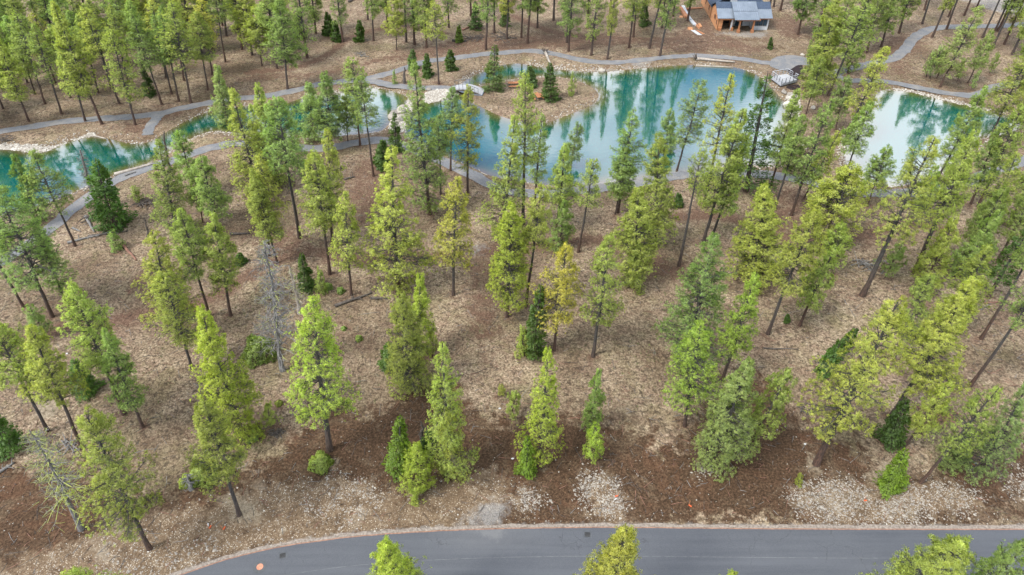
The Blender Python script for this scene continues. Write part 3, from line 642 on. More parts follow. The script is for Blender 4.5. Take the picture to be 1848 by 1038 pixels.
def bush(seed, H=1.6, R=1.0):
    rs = np.random.RandomState(seed)
    n = 620; u = unit(rs.normal(size=(n, 3))); u[:, 2] = np.abs(u[:, 2]) * 1.0
    r = rs.uniform(.55, 1.0, n) ** .5 * (1 + .16 * np.sin(u[:, 0] * 6 + 2) + .12 * np.sin(u[:, 1] * 8)); pos = u * r[:, None] * np.array([R, R, H * .95]) ; pos[:, 2] += .02
    rep = np.repeat(np.arange(n), 12); m = len(rep)
    d = unit(u[rep] * .8 + unit(rs.normal(size=(m, 3))) + np.array([0, 0, .25])); nrm = unit(d * .6 + u[rep] * .7)
    tt = np.stack([np.clip(rs.normal(.45, .25, n), 0, 1), rs.rand(n)], 1)[rep]
    bV, bN, bT = blades(pos[rep], d, rs.uniform(.12, .22, m), rs.uniform(.035, .07, m), nrm, tt, rs)
    k = 26; uu = unit(rs.normal(size=(k, 3))); uu[:, 2] = np.abs(uu[:, 2]); e = uu * np.array([R, R, H]) * .8
    Pt = np.stack([e * 0 + [0, 0, -.05], e * .5 + rs.normal(0, .04, (k, 3)), e], 1)
    V1, F1 = tubes(Pt, np.tile([[.03, .018, .006]], (k, 1)), 3)
    return None, crown_mesh('crown', bV, bN, bT, V1, F1, M_BARK), H, R
def snag(seed, H=18., R=2.6, n_b=120, lichen=.0, mat=None, tw=6, cf=.18, broken=False):
    rs = np.random.RandomState(seed); mat = mat or M_DEADWOOD
    tm, ax = trunk_mesh('trunk', H, .22, rs, mat, .2, .03 if not broken else .10)
    z = rs.uniform(cf, .985, n_b) * H; t = z / H; az = rs.uniform(0, 6.283, n_b)
    L_ = R * (1 - t) ** .55 * rs.uniform(.35, 1.1, n_b) + .25
    el = np.radians(rs.normal(0, 16, n_b)); D = np.stack([np.cos(az) * np.cos(el), np.sin(az) * np.cos(el), np.sin(el)], 1); B = ax(z)
    ss = np.array([0, .35, .7, 1.]); jit = rs.normal(0, .07, (n_b, 4, 3)) * (ss * 1.5)[None, :, None]
    Pt = B[:, None] + D[:, None] * (L_[:, None] * ss)[..., None] + jit * L_[:, None, None]
    V1, F1 = tubes(Pt, (.026 + .014 * L_)[:, None] * np.array([1, .8, .55, .3])[None], 3)
    bi = np.repeat(np.arange(n_b), tw); m = len(bi); s = rs.uniform(.3, 1, m)
    p0 = B[bi] + D[bi] * (L_[bi] * s)[:, None]; d = unit(D[bi] * .7 + unit(rs.normal(size=(m, 3))) * .9)
    ln = L_[bi] * rs.uniform(.15, .45, m)
    V2, F2 = tubes(np.stack([p0, p0 + d * (ln * .5)[:, None] + rs.normal(0, .03, (m, 3)), p0 + d * ln[:, None]], 1), np.tile([[.021, .016, .010]], (m, 1)), 3)
    V = np.concatenate([V1, V2]); Fq = np.concatenate([F1, F2 + len(V1)])
    fm = (np.random.RandomState(seed + 1).rand(len(Fq)) < lichen).astype(int)
    br = make_mesh('branches', V, [Fq], False, [mat, M_LICHEN], fm)
    return tm, br, H, R

# ------------------------------------------------------------------ the trees, read off the photograph
# kind, tone, base px, base py, top px, top py, crown width px, bare share of the stem
T = """
P y 52 219 -6 62 46 .25
P g 81 187 28 22 62 .45
P g 62 169 28 55 34 .35
P g 111 206 62 42 46 .30
P y 154 219 112 50 46 .20
P y 184 224 96 5 62 .28
P y 216 188 152 15 60 .45
P g 178 168 140 25 36 .30
P y 244 225 198 48 52 .22
P g 292 188 236 22 56 .38
P g 310 168 278 28 44 .35
P g 323 182 288 15 42 .40
P y 345 186 309 0 64 .32
P v 375 162 354 20 50 .35
P o 383 135 362 -5 46 .30
P g 407 112 385 -30 40 .40
P g 437 90 420 -50 52 .42
P g 409 65 398 -70 44 .4
P y 402 47 396 -80 40 .4
F d 270 172 256 116 26 0
F d 6 150 -6 106 28 0
P b 407 222 389 104 46 .05
P g 140 128 104 -12 52 .25
P v 190 125 166 -2 50 .25
P g 232 112 206 -25 52 .3
P y 262 112 240 -15 46 .25
P g 325 95 300 -45 46 .3
P v 60 120 25 -5 50 .25
P g 20 125 -20 5 52 .25
P d 105 92 82 -40 46 .25
P g 170 80 150 -55 46 .3
P g 285 78 268 -70 46 .3
P y 345 70 332 -70 46 .3
P g 30 75 0 -55 50 .2
P d 215 62 200 -70 46 .3
P d 250 50 238 -75 44 .3
P g 310 50 300 -80 42 .3
P d 130 45 112 -75 40 .4
P g 70 50 48 -70 40 .3
P g 25 160 0 40 44 .4
P v 100 150 70 25 42 .4
P y 128 178 95 50 40 .45
P g 160 150 130 20 42 .4
P g 200 160 168 30 40 .45
P v 232 150 205 10 44 .35
P g 262 140 238 0 42 .35
P y 300 140 280 -5 42 .4
P g 332 145 315 5 36 .4
P g 5 195 -30 75 44 .4
P d 45 105 15 -20 46 .2
P g 115 70 90 -55 44 .2
P y 155 100 130 -25 46 .2
P g 210 90 186 -35 46 .2
P v 265 95 245 -30 46 .2
P g 300 108 282 -20 44 .2
P y 350 100 335 -30 44 .25
P d 375 60 365 -60 44 .25
P g 12 50 -15 -70 46 .2
P v 95 60 72 -60 44 .2
P g 50 150 20 30 42 .35
P g 428 55 418 -70 40 .3
P y 520 80 508 -40 42 .3
P g 570 60 562 -60 38 .3
P d 490 50 480 -70 42 .2
P g 700 50 696 -60 36 .3
P d 810 50 808 -60 38 .2
P g 850 30 850 -70 36 .2
P v 915 70 922 -50 36 .4
P g 970 50 975 -60 36 .3
P d 1060 50 1066 -60 36 .2
P g 1195 50 1205 -60 38 .3
P g 1215 30 1226 -70 38 .3
P g 1500 110 1535 -10 50 .2
P y 1545 75 1575 -40 48 .2
P g 1475 70 1500 -40 48 .2
P g 1622 60 1645 -50 38 .3
P g 1760 20 1790 -70 36 .4
P v 1812 80 1855 -30 38 .4
P g 1838 160 1885 40 50 .3
P y 1835 215 1895 90 54 .3
P g 1845 330 1920 190 60 .3
P g 1800 470 1880 330 64 .2
P v 1690 395 1750 290 46 .3
P g 1640 400 1690 300 44 .25
P y 1842 560 1940 400 70 .35
P g -30 240 -110 90 60 .3
P y -70 232 -160 70 60 .3
P v -50 215 -130 60 56 .3
P g -110 245 -200 90 60 .3
P d -20 205 -90 60 50 .3
P g -90 205 -170 40 56 .3
P y -140 225 -230 60 60 .3
P g -60 180 -130 20 56 .3
P g 385 92 365 -50 40 .3
P g 519 161 502 -5 66 .24
P g 500 124 483 -25 50 .35
P g 555 105 543 -25 46 .30
F d 541 68 538 12 26 0
P y 473 119 460 12 46 .20
P y 455 100 445 -30 46 .25
P g 619 77 608 -20 34 .35
F d 608 75 603 37 20 0
F d 594 64 591 22 22 0
F d 650 75 648 36 19 0
P g 674 74 668 -60 30 .55
P g 664 36 660 -80 30 .4
P y 716 90 711 -5 40 .22
P g 733 76 730 -40 34 .45
P y 792 152 783 2 46 .40
P g 770 85 765 -35 48 .25
P g 748 80 744 -30 40 .3
F b 745 124 744 89 19 0
F d 771 138 770 96 20 0
F d 814 126 812 90 22 0
P g 877 90 890 -45 34 .55
F d 859 53 858 2 26 0
P g 892 60 896 -60 30 .4
F y 828 76 828 44 14 .1
F d 912 47 912 -10 22 .05
S g 712 152 711 128 9 0
A b 891 160 893 80 40 .05
P g 941 68 945 -75 32 .5
P g 952 78 967 -45 48 .45
P g 999 37 1002 -80 30 .45
P g 1026 93 1034 -30 42 .30
P g 1023 76 1030 -40 30 .35
P g 1067 100 1082 -25 34 .36
P y 1096 107 1112 -18 17 .45
P g 1101 23 1106 -90 24 .5
P g 1135 87 1152 -45 34 .42
P y 1143 68 1154 -45 50 .40
P g 1172 88 1208 -55 30 .62
P g 1191 101 1214 -18 32 .42
P g 1241 38 1253 -50 30 .3
P g 1158 42 1166 -50 36 .2
F d 1162 46 1164 0 24 0
F d 994 182 992 114 38 .0
F b 960 155 955 118 24 .05
S g 1031 172 1033 134 16 .15
P g 1387 22 1398 -70 24 .6
P g 1396 13 1408 -75 24 .6
P g 1408 20 1426 -70 24 .6
P g 1438 22 1450 -80 26 .5
P g 1495 172 1578 -28 74 .36
P y 1470 165 1512 -8 62 .10
P g 1452 160 1490 60 44 .15
P g 1530 132 1560 20 34 .1
P g 1590 85 1618 -32 46 .20
P g 1565 95 1590 -40 44 .2
P d 1440 62 1462 -40 44 .15
P g 1664 43 1690 -60 30 .65
P y 1682 67 1722 -25 28 .6
P g 1708 53 1742 -50 34 .7
P g 1644 12 1658 -80 26 .6
P g 1658 8 1672 -80 26 .6
P g 1668 18 1688 -70 26 .6
P g 1712 30 1745 -60 26 .6
P g 1740 28 1772 -60 30 .6
P g 1773 67 1822 -45 34 .62
P g 1795 57 1835 -35 34 .5
P g 1800 57 1842 -30 30 .5
P g 1791 87 1852 -45 36 .55
P y 1826 99 1880 -20 44 .45
P b 1696 157 1771 8 58 .14
P b 1746 150 1790 56 32 .22
P b 1678 141 1700 84 22 .3
P b 1690 142 1712 88 22 .3
P b 1672 138 1686 92 18 .3
P b 1752 163 1768 128 12 .5
P b 1728 146 1740 108 14 .4
P g 1786 132 1802 96 16 .3
P y 1523 255 1602 82 56 .20
P g 1530 305 1572 186 52 .18
P b 1508 235 1530 140 36 .15
P g 1428 388 1502 178 62 .26
P y 1450 360 1516 240 44 .15
P g 1398 378 1448 206 50 .30
P g 1392 335 1440 162 48 .25
P g 1455 205 1482 105 36 .3
A d 1346 345 1386 128 96 .10
P b 1222 305 1271 138 56 .28
P b 1201 268 1213 178 42 .10
P y 1269 372 1320 132 50 .38
P y 1270 437 1342 198 78 .22
P g 1283 430 1352 240 52 .25
P v 1225 480 1266 268 44 .50
P y 1183 447 1191 244 74 .10
P g 1115 385 1144 202 62 .25
P g 1110 388 1130 270 48 .35
P y 1143 512 1151 337 82 .14
P y 1070 642 1101 425 74 .26
P y 1043 457 1072 288 50 .42
P b 1028 300 1046 204 36 .25
P o 1000 632 1023 438 78 .16
F d 962 640 976 514 60 0
S y 944 642 943 594 26 .2
F y 958 640 957 618 20 0
P y 1003 420 1020 260 50 .15
P g 1008 452 1019 366 40 .05
P v 949 552 978 338 54 .42
P y 943 405 948 128 54 .30
P g 965 372 979 205 38 .20
P y 905 428 930 206 72 .02
P l 915 572 923 370 88 .14
P o 818 533 825 322 70 .20
P v 844 352 846 152 52 .22
P b 813 308 817 160 48 .30
P b 795 350 791 209 38 .42
P g 775 388 746 112 84 .02
F d 714 275 712 203 30 .03
F d 690 302 691 252 32 0
P g 674 318 650 140 52 .42
P g 650 262 636 108 58 .30
P g 600 268 586 130 58 .12
P b 568 252 555 148 50 .12
P g 628 255 622 175 40 .2
P g 541 430 498 178 84 .40
P y 470 360 418 162 82 .05
P y 505 335 464 156 56 .05
P y 482 330 450 190 40 .05
P y 500 475 455 308 56 .25
P y 486 462 468 278 62 .25
P v 600 440 592 232 62 .12
P y 595 495 566 274 76 .30
P y 634 532 622 346 54 .24
P y 718 525 705 268 110 .10
P l 595 812 563 536 110 .22
P y 345 662 292 490 80 .26
P v 322 612 276 414 92 .12
P g 378 570 325 380 72 .30
P y 417 570 384 384 66 .28
F d 434 474 434 456 22 0
P g 322 428 286 252 72 .08
P g 350 355 322 238 46 .38
P g 398 432 362 278 62 .22
P g 366 402 352 300 44 .30
F g 206 408 172 286 84 0
S g 212 450 206 420 26 .2
S g 250 368 247 338 22 .1
P g 136 445 58 272 74 .26
P d 70 400 32 278 48 .05
P g 95 572 8 332 118 .24
P g 42 553 -58 372 76 .45
P g 118 545 70 395 54 .1
P g 86 612 54 556 42 .25
P y 86 777 4 582 92 .42
P y 148 808 52 590 88 .36
F g 156 706 149 646 54 0
P y 223 747 128 508 92 .40
P g 258 772 186 598 66 .20
F g 22 812 16 745 66 0
P v 270 990 150 752 132 .18
P v 432 930 367 728 94 .34
B g 370 860 352 795 56 0
B y 340 872 334 846 28 0
P l 440 792 361 562 94 .04
B g 454 788 452 755 34 0
S y 488 770 483 730 28 0
B y 504 730 504 718 13 0
B g 553 750 552 733 19 0
B g 579 838 577 797 39 0
F g 552 522 544 458 36 0
S g 582 530 577 488 22 .25
B g 593 521 592 500 15 0
B g 615 527 614 508 14 0
B g 648 613 647 598 13 0
B g 620 594 619 584 10 0
B g 470 640 468 606 60 0
P v 736 702 726 528 78 .02
P l 757 642 757 494 56 .08
F d 702 662 702 618 38 0
P v 780 642 782 590 18 .35
P y 812 858 798 624 86 .03
P y 815 856 806 740 52 .02
P l 757 886 753 804 54 .02
F l 720 842 722 748 58 0
F d 778 818 774 778 36 0
P l 973 836 990 630 74 .10
F l 952 854 952 788 42 0
S y 926 756 929 708 30 .15
S y 905 716 905 696 16 .3
S l 1066 838 1075 774 38 .02
P g 1063 778 1082 668 38 .06
P l 1235 770 1266 584 96 .22
P g 1238 650 1291 424 122 .06
P l 1303 687 1366 490 62 .25
P g 1140 760 1150 700 2 0
P y 1140 520 1150 440 44 .05
P b 1290 838 1352 652 96 .06
P g 1348 820 1424 672 72 .30
P y 1385 603 1472 382 86 .30
P y 1443 588 1508 448 56 .28
P y 1500 498 1518 405 46 .12
P y 1486 445 1540 302 112 .12
P y 1362 505 1368 336 88 .05
P g 1566 372 1602 264 48 .20
P y 1556 532 1692 250 112 .30
P g 1598 500 1628 440 40 .25
P y 1650 493 1766 238 72 .36
P g 1683 340 1778 156 60 .28
P g 1752 368 1800 238 46 .2
P y 1765 373 1850 190 60 .4
P y 1788 248 1862 95 72 .25
P y 1770 432 1838 274 62 .15
P g 1820 402 1884 282 60 .4
P g 1742 472 1812 340 56 .15
P g 1722 500 1806 380 74 .1
P y 1668 520 1722 392 66 .10
F d 1782 538 1868 400 84 .25
P g 1770 612 1898 402 70 .5
P g 1750 697 1904 478 80 .5
P y 1705 600 1786 442 82 .15
P g 1612 650 1680 492 72 .15
P y 1608 750 1762 508 126 .22
P y 1473 838 1622 550 138 .22
F d 1486 672 1516 620 40 0
F d 1512 640 1548 592 34 0
F d 1606 800 1628 716 58 0
F l 1604 882 1636 812 62 0
P y 1632 806 1716 690 56 .38
P y 1660 872 1800 698 94 .30
P b 1760 862 1834 684 84 .05
P b 1712 848 1752 770 50 .1
F g 1420 582 1420 567 12 0
S y 1440 874 1443 855 14 0
F d 1225 373 1222 348 18 0
S g 1462 90 1464 72 9 .1
F d 1390 88 1392 66 10 0
"""
# crowns whose foot lies below the frame: kind tone top px, top py, height m, width m, bare share
T_LOW = """
P l 695 984 16 4.6 .2
P o 1130 948 19 5.0 .2
P y 1740 978 17 5.8 .2
P y 126 1026 17 5.0 .2
P l 1326 1036 14 3.0 .2
P g 1856 985 19 4.0 .2
"""
TONE = {'y': (.450, .535, .125, 1), 'g': (.325, .445, .125, 1), 'b': (.345, .460, .165, 1), 'd': (.190, .300, .065, 1), 'o': (.570, .550, .110, 1), 'v': (.390, .450, .105, 1), 'l': (.440, .570, .095, 1)}
FTONE = {'y': (.17, .26, .035, 1), 'g': (.095, .185, .022, 1), 'b': (.130, .205, .055, 1), 'd': (.080, .150, .022, 1), 'l': (.175, .290, .022, 1), 'o': (.22, .22, .03, 1), 'v': (.15, .2, .03, 1)}
TWORD = {'y': 'yellow-green', 'g': 'mid-green', 'b': 'grey-green', 'd': 'dark green', 'o': 'golden green', 'v': 'olive-green', 'l': 'bright lime-green'}

VAR = {}
def build_variants():
    k = 100
    VAR['P'] = []
    for cf in (.05, .18, .30, .43, .56, .68):
        for dn in (.58, .95):
            for sd in range(2 if cf in (.18, .30, .43) else 1):
                VAR['P'].append(('tall', cf, dn) + pine(k, 20., cf, 2.6, dn, 17)); k += 1
    for cf in (.05, .3):
        for sd in range(2): VAR['P'].append(('mid', cf, 1.0) + pine(k, 10., cf, 1.7, 1.0, 15, r0=.11)); k += 1
    VAR['S'] = [('s', cf, 1.) + pine(k + i, 4.2, cf, .95, 1.0, 14, True, r0=.045) for i, cf in enumerate((.05, .25))]; k += 5
    VAR['F'] = [('f', .0, 1.) + fir(k, 10., 2.5), ('f', .0, 1.) + fir(k + 1, 10., 2.3), ('fs', .0, 1.) + fir(k + 2, 4., 1.3, .2, 6, 60), ('fs', .0, 1.) + fir(k + 3, 4., 1.2, .2, 6, 60)]
    VAR['FB'] = [('f', .25, 1.) + fir(k + 6, 16., 3.2, .5, 6, 26, True, .25)]
    VAR['A'] = [('a', 0., 1.) + fir(k + 4, 18., 3.6, .62, 6, 22, True, .08), ('a', 0., 1.) + fir(k + 5, 9., 2.2, .4, 6, 26, True, .05)]
    VAR['B'] = [('b', 0., 1.) + bush(k + 8), ('b', 0., 1.) + bush(k + 9)]
build_variants()
rnd = random.Random(11)
TREES = []          # dicts for labels
def place(kind, tone, X, Y, H, wm, cf, topx):
    z0 = gz(X, Y)
    if kind == 'P': 
        pool = [v for v in VAR['P'] if v[0] == ('tall' if H > 13 else 'mid')] if H > 6.5 else VAR['S']
        best = min(abs(v[1] - cf) for v in pool); pool = [v for v in pool if abs(v[1] - cf) < best + .05]
    elif kind == 'F':
        pool = VAR['FB'] if cf > .15 else [v for v in VAR['F'] if v[0] == ('f' if H > 5.5 else 'fs')]
    elif kind == 'A': pool = [VAR['A'][0 if H > 13 else 1]]
    else: pool = VAR[kind]
    v = rnd.choice(pool); _, vcf, dn, tm, cm, vH, vR = v
    sz = H / vH; sx = wm / 2 / vR
    sx = min(max(sx, sz * .45), sz * 1.9)
    dX = topx - X; ty = max(-.16, min(.16, math.atan2(dX, H)))
    nm = {'P': 'pine_tree', 'S': 'pine_sapling', 'F': 'fir_tree', 'A': 'fir_tree', 'B': 'shrub'}[kind]
    if kind == 'P' and H <= 6.5: nm = 'pine_sapling'
    if kind == 'F' and H < 2.6: nm = 'fir_sapling'
    root = empty(nm, (X, Y, z0)); root.rotation_euler = (rnd.uniform(-.02, .02), ty, 0)
    rz = rnd.uniform(0, 6.28)
    col = (TONE if kind in 'PSB' else FTONE)[tone]; j = rnd.uniform(.88, 1.14); g = rnd.uniform(-.08, .08)
    col = (col[0] * j * (1 + g), col[1] * j, col[2] * j * (1 - g), 1)
    if tm is not None:
        o = link('trunk', tm, root); tk = sz * (.8 if H < 12 else (1.25 if H > 21 and Y < 75 else 1.0)); o.scale = (tk, tk, sz); o.rotation_euler = (0, 0, rz)
    o = link('crown' if kind != 'B' else 'foliage', cm, root); o.scale = (sx, sx, sz); o.rotation_euler = (0, 0, rz); o.color = col
    TREES.append(dict(o=root, kind=nm, tone=tone, X=X, Y=Y, H=H, w=wm, cf=cf, lean=ty))
    return root
def depth_of(Y, z): return Y * _c - (z - CAM_H) * _s
for ln in T.strip().splitlines():
    k, tn, bx, by, tx, ty_, w, cf = ln.split(); bx, by, tx, ty_, w, cf = map(float, (bx, by, tx, ty_, w, cf))
    if w < 5: continue
    X, Y, _ = at(bx, by); tX, _, H = top_at(tx, ty_, Y)
    H = max(.5, min(H, 27.5 if k != 'B' else 4))
    if ty_ < -30 and H < 14: H = 17 + rnd.uniform(-1, 3)
    tX = X + (tX - X) * 1.0
    w *= math.cos(math.atan2(abs(tx - bx), max(1, by - ty_))) * (.97 if w < 60 else .90)
    wm = w * depth_of(Y, H * .55) / F_PX * (1.06 if k in 'PA' else 1.0)
    if by < 108 and ty_ < -10:
        H0 = H; H = max(H, 19 + rnd.uniform(-1.5, 3.5)); cf = max(.05, cf * .85 * H0 / H)
    elif k == 'P' and cf >= .12: cf = min(.68, cf * 1.15 + .05)
    if k == 'B': H = min(H, wm * .72)
    place(k, tn, X, Y, H, wm, cf, tX)
for ln in T_LOW.strip().splitlines():
    k, tn, tx, ty_, H, wm, cf = ln.split(); tx, ty_, H, wm, cf = map(float, (tx, ty_, H, wm, cf))
    X, Y, _ = at(tx, ty_, H); place(k, tn, X, Y, H, wm, cf, X)
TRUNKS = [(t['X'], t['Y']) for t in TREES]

# ------------------------------------------------------------------ build ground, water, paths, road
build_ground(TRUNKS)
build_water('stream_pond_water', W1, 'long narrow turquoise pond curving behind the left pines')
build_water('pond_water', W3, 'large turquoise pond round the island reflecting white clouds', [ISL])
build_water('small_pond_water', W4, 'smaller pale blue pond at the right reflecting a tall tree')
M_PATH = path_material(); M_ASPH = asphalt_material()
plabels = ['grey gravel path running along the left pond to the fork', 'grey gravel path winding above the big pond', 'short gravel path leading to the footbridge', 'gravel spur going down to the left pond',
           'gravel path along the near side of the ponds', 'gravel path above the right hand pond', 'gravel path winding uphill into the right hand woods']
for i, ((p, w), lb) in enumerate(zip(PATHS, plabels)): ribbon('gravel_path', p, w, M_PATH, .030 + .0045 * i, lb)
mb = MB(); n = len(PLAZA); mb.add([(x, y, .066) for x, y in PLAZA], [tuple(range(n))])
tag(mb.build('gravel_plaza', M_PATH), 'widened grey gravel area above the viewing deck', kind='structure')
ROAD_W = 9.5
M_SHOULDER = simple_mat('road_shoulder_gravel', (.11, .09, .075, 1), (.27, .23, .195, 1), 5.0, .9, .4)
M_EDGE = simple_mat('rusty_road_edge', (.13, .07, .05, 1), (.28, .16, .11, 1), 3.0, .9)
M_SEAM = simple_mat('asphalt_seam', (.065, .07, .078, 1), (.13, .135, .14, 1), 2.0, .8)
ribbon('road', ROAD_EDGE, ROAD_W, M_ASPH, .050, 'dark grey asphalt road curving past the lower edge', -ROAD_W / 2, .12, .02)
ribbon('road_shoulder', ROAD_EDGE, .42, M_SHOULDER, .028, 'pale gravel shoulder strip along the road', .26, 0, .12)
ribbon('road_edge_strip', ROAD_EDGE, .13, M_EDGE, .040, 'thin rusty edge line between asphalt and shoulder', .055, 0, .02)
ribbon('road_seam', ROAD_EDGE, .05, M_SEAM, .056, 'faint pale paving seam along the road', -2.75, 0, .012)

# ------------------------------------------------------------------ stones
ICO_V = None
def ico():
    p = (1 + 5 ** .5) / 2
    v = np.array([(-1, p, 0), (1, p, 0), (-1, -p, 0), (1, -p, 0), (0, -1, p), (0, 1, p), (0, -1, -p), (0, 1, -p), (p, 0, -1), (p, 0, 1), (-p, 0, -1), (-p, 0, 1)], float); v /= np.linalg.norm(v[0])
    f = np.array([(0, 11, 5), (0, 5, 1), (0, 1, 7), (0, 7, 10), (0, 10, 11), (1, 5, 9), (5, 11, 4), (11, 10, 2), (10, 7, 6), (7, 1, 8), (3, 9, 4), (3, 4, 2), (3, 2, 6), (3, 6, 8), (3, 8, 9), (4, 9, 5), (2, 4, 11), (6, 2, 10), (8, 6, 7), (9, 8, 1)])
    return v, f
def stone_material():
    m, nt, N, L = new_mat('field_stone')
    out = N('ShaderNodeOutputMaterial'); b = N('ShaderNodeBsdfPrincipled'); b.inputs['Roughness'].default_value = .85
    a = N('ShaderNodeAttribute'); a.attribute_name = 'shade'; tc = N('ShaderNodeTexCoord')
    c = ramp(N, L, a.outputs['Fac'], [(0, (.09, .075, .062, 1)), (.45, (.20, .168, .135, 1)), (.8, (.33, .295, .245, 1)), (1, (.52, .50, .45, 1))])
    c = mixc(N, L, .35, c, ramp(N, L, noise(N, L, tc.outputs['Object'], 3, 5), [(.3, (.15, .14, .13, 1)), (.7, (.5, .47, .42, 1))]))
    L(c, b.inputs['Base Color']); L(b.outputs[0], out.inputs[0]); return m
M_STONE = stone_material()
IV, IF = ico()
OCT_V = np.array([(1, 0, 0), (0, 1, 0), (-1, 0, 0), (0, -1, 0), (0, 0, .8)]); OCT_F = np.array([(0, 1, 4), (1, 2, 4), (2, 3, 4), (3, 0, 4)])
def stones(name, x, y, r, label, seed, low=False, lo=.2, hi=1.0):
    rs = np.random.RandomState(seed); n = len(x); V0, F0 = (OCT_V, OCT_F) if low else (IV, IF)
    sc = rs.uniform(.65, 1.35, (n, 1, 3)) * r[:, None, None] * np.array([1, 1, .62]); V = V0[None] * sc * (1 + rs.uniform(-.16, .16, (n, len(V0), 1)))
    a = rs.uniform(0, 6.28, n); ca, sa = np.cos(a)[:, None], np.sin(a)[:, None]
    V = np.stack([V[..., 0] * ca - V[..., 1] * sa, V[..., 0] * sa + V[..., 1] * ca, V[..., 2]], -1)
    V += np.stack([x, y, height(x, y) + (r * .12 if not low else -.005)], 1)[:, None]
    F = (F0[None] + (np.arange(n) * len(V0))[:, None, None]).reshape(-1, 3)
    me = make_mesh(name, V.reshape(-1, 3), [F], False, [M_STONE])
    at_ = me.attributes.new('shade', 'FLOAT', 'POINT'); at_.data.foreach_set('value', np.repeat(rs.uniform(lo, hi, n), len(V0)).astype(np.float32))
    return tag(link(name, me), label, kind='stuff')
rs = np.random.RandomState(3)
def along(poly, closed=True, step=.25):
    P_ = list(poly) + ([poly[0]] if closed else []); o = []
    for a, b in zip(P_[:-1], P_[1:]):
        d = math.hypot(b[0] - a[0], b[1] - a[1]); k = max(1, int(d / step))
        for i in range(k): o.append((a[0] + (b[0] - a[0]) * i / k, a[1] + (b[1] - a[1]) * i / k))
    return np.array(o)
E = np.concatenate([along(W1), along(W3), along(W4), along(ISL)[::3]])
E = np.repeat(E, 9, 0); E = E + rs.normal(0, .75, E.shape)
sdE = water_sd(E[:, 0], E[:, 1]); dens = fbm(E[:, 0], E[:, 1], 9, 3)
roadok = (E[:, 1] > 45) & (np.abs(E[:, 0]) < 135)
keep = (sdE < .15) & (sdE > -2.2) & roadok & (rs.rand(len(E)) < np.clip((dens - .36) * 3.6, .08, 1)) & (flat_mask(E[:, 0], E[:, 1]) > .1)
E = E[keep]; stones('shore_cobbles', E[:, 0], E[:, 1], rs.uniform(.06, .17, len(E)), 'pale rounded cobbles lining the pond shores', 21)
# thick stone apron by the footbridge and the cascades
def scatter(poly, n, seed):
    r = np.random.RandomState(seed); xs = [p[0] for p in poly]; ys = [p[1] for p in poly]
    x = r.uniform(min(xs), max(xs), n); y = r.uniform(min(ys), max(ys), n); k = inside(x, y, poly); return x[k], y[k]
x1, y1 = scatter(P([(768,166),(800,160),(835,166),(832,176),(808,180),(772,186),(762,178)]), 2600, 4)
x2, y2 = scatter(P([(728,178),(745,180),(742,205),(735,235),(705,240),(700,225),(712,205)]), 1800, 5)
x3, y3 = scatter(P([(1418,165),(1440,168),(1446,190),(1440,240),(1424,240),(1418,200)]), 1700, 6)
x4, y4 = scatter(P([(100,262),(150,243),(168,236),(172,243),(140,252),(110,264),(85,276),(60,276),(20,268),(-10,266),(0,258),(70,262)]), 3600, 7)
x5, y5 = scatter(P([(285,254),(300,238),(330,220),(372,200),(376,206),(335,225),(302,243),(292,258)]), 1400, 8)
x6, y6 = scatter(P([(1590,158),(1640,158),(1690,172),(1740,184),(1790,196),(1790,202),(1740,192),(1690,180),(1640,166)]), 2500, 9)
xa = np.concatenate([x1, x2, x3, x4, x5, x6]); ya = np.concatenate([y1, y2, y3, y4, y5, y6])
stones('stone_apron', xa, ya, np.random.RandomState(8).uniform(.10, .24, len(xa)), 'thick banks of pale stones by the footbridge, cascades and left shore', 22, lo=.35)
xq, yq = [], []
for kk, (poly, cnt) in enumerate(((GRAVEL[1], 2600), (GRAVEL[2], 6500), (GRAVEL[3], 500), (GRAVEL[4], 900), (GRAVEL[6], 700), (P([(560,850),(640,860),(690,890),(680,930),(600,950),(540,920)]), 1800), (P([(560,985),(400,1010),(200,1050),(120,1030),(300,985),(450,960)]), 1500))):
    a_, b_ = scatter(poly, cnt, 40 + kk); a_ = a_ + np.random.RandomState(kk).normal(0, .55, len(a_)); b_ = b_ + np.random.RandomState(kk + 9).normal(0, .45, len(b_)); q_ = np.random.RandomState(60 + kk).rand(len(a_)) < np.clip(fbm(a_, b_, 2.4, 3) * 4 - 1.2, .1, 1); xq.append(a_[q_]); yq.append(b_[q_])
xq = np.concatenate(xq); yq = np.concatenate(yq); q_ = road_sd(xq, yq) < -.15; xq, yq = xq[q_], yq[q_]
stones('rubble_patches', xq, yq, np.abs(np.random.RandomState(9).normal(0, .045, len(xq))) + .03, 'pale broken rock patches in the churned soil near the road', 24, True, .0, .70)
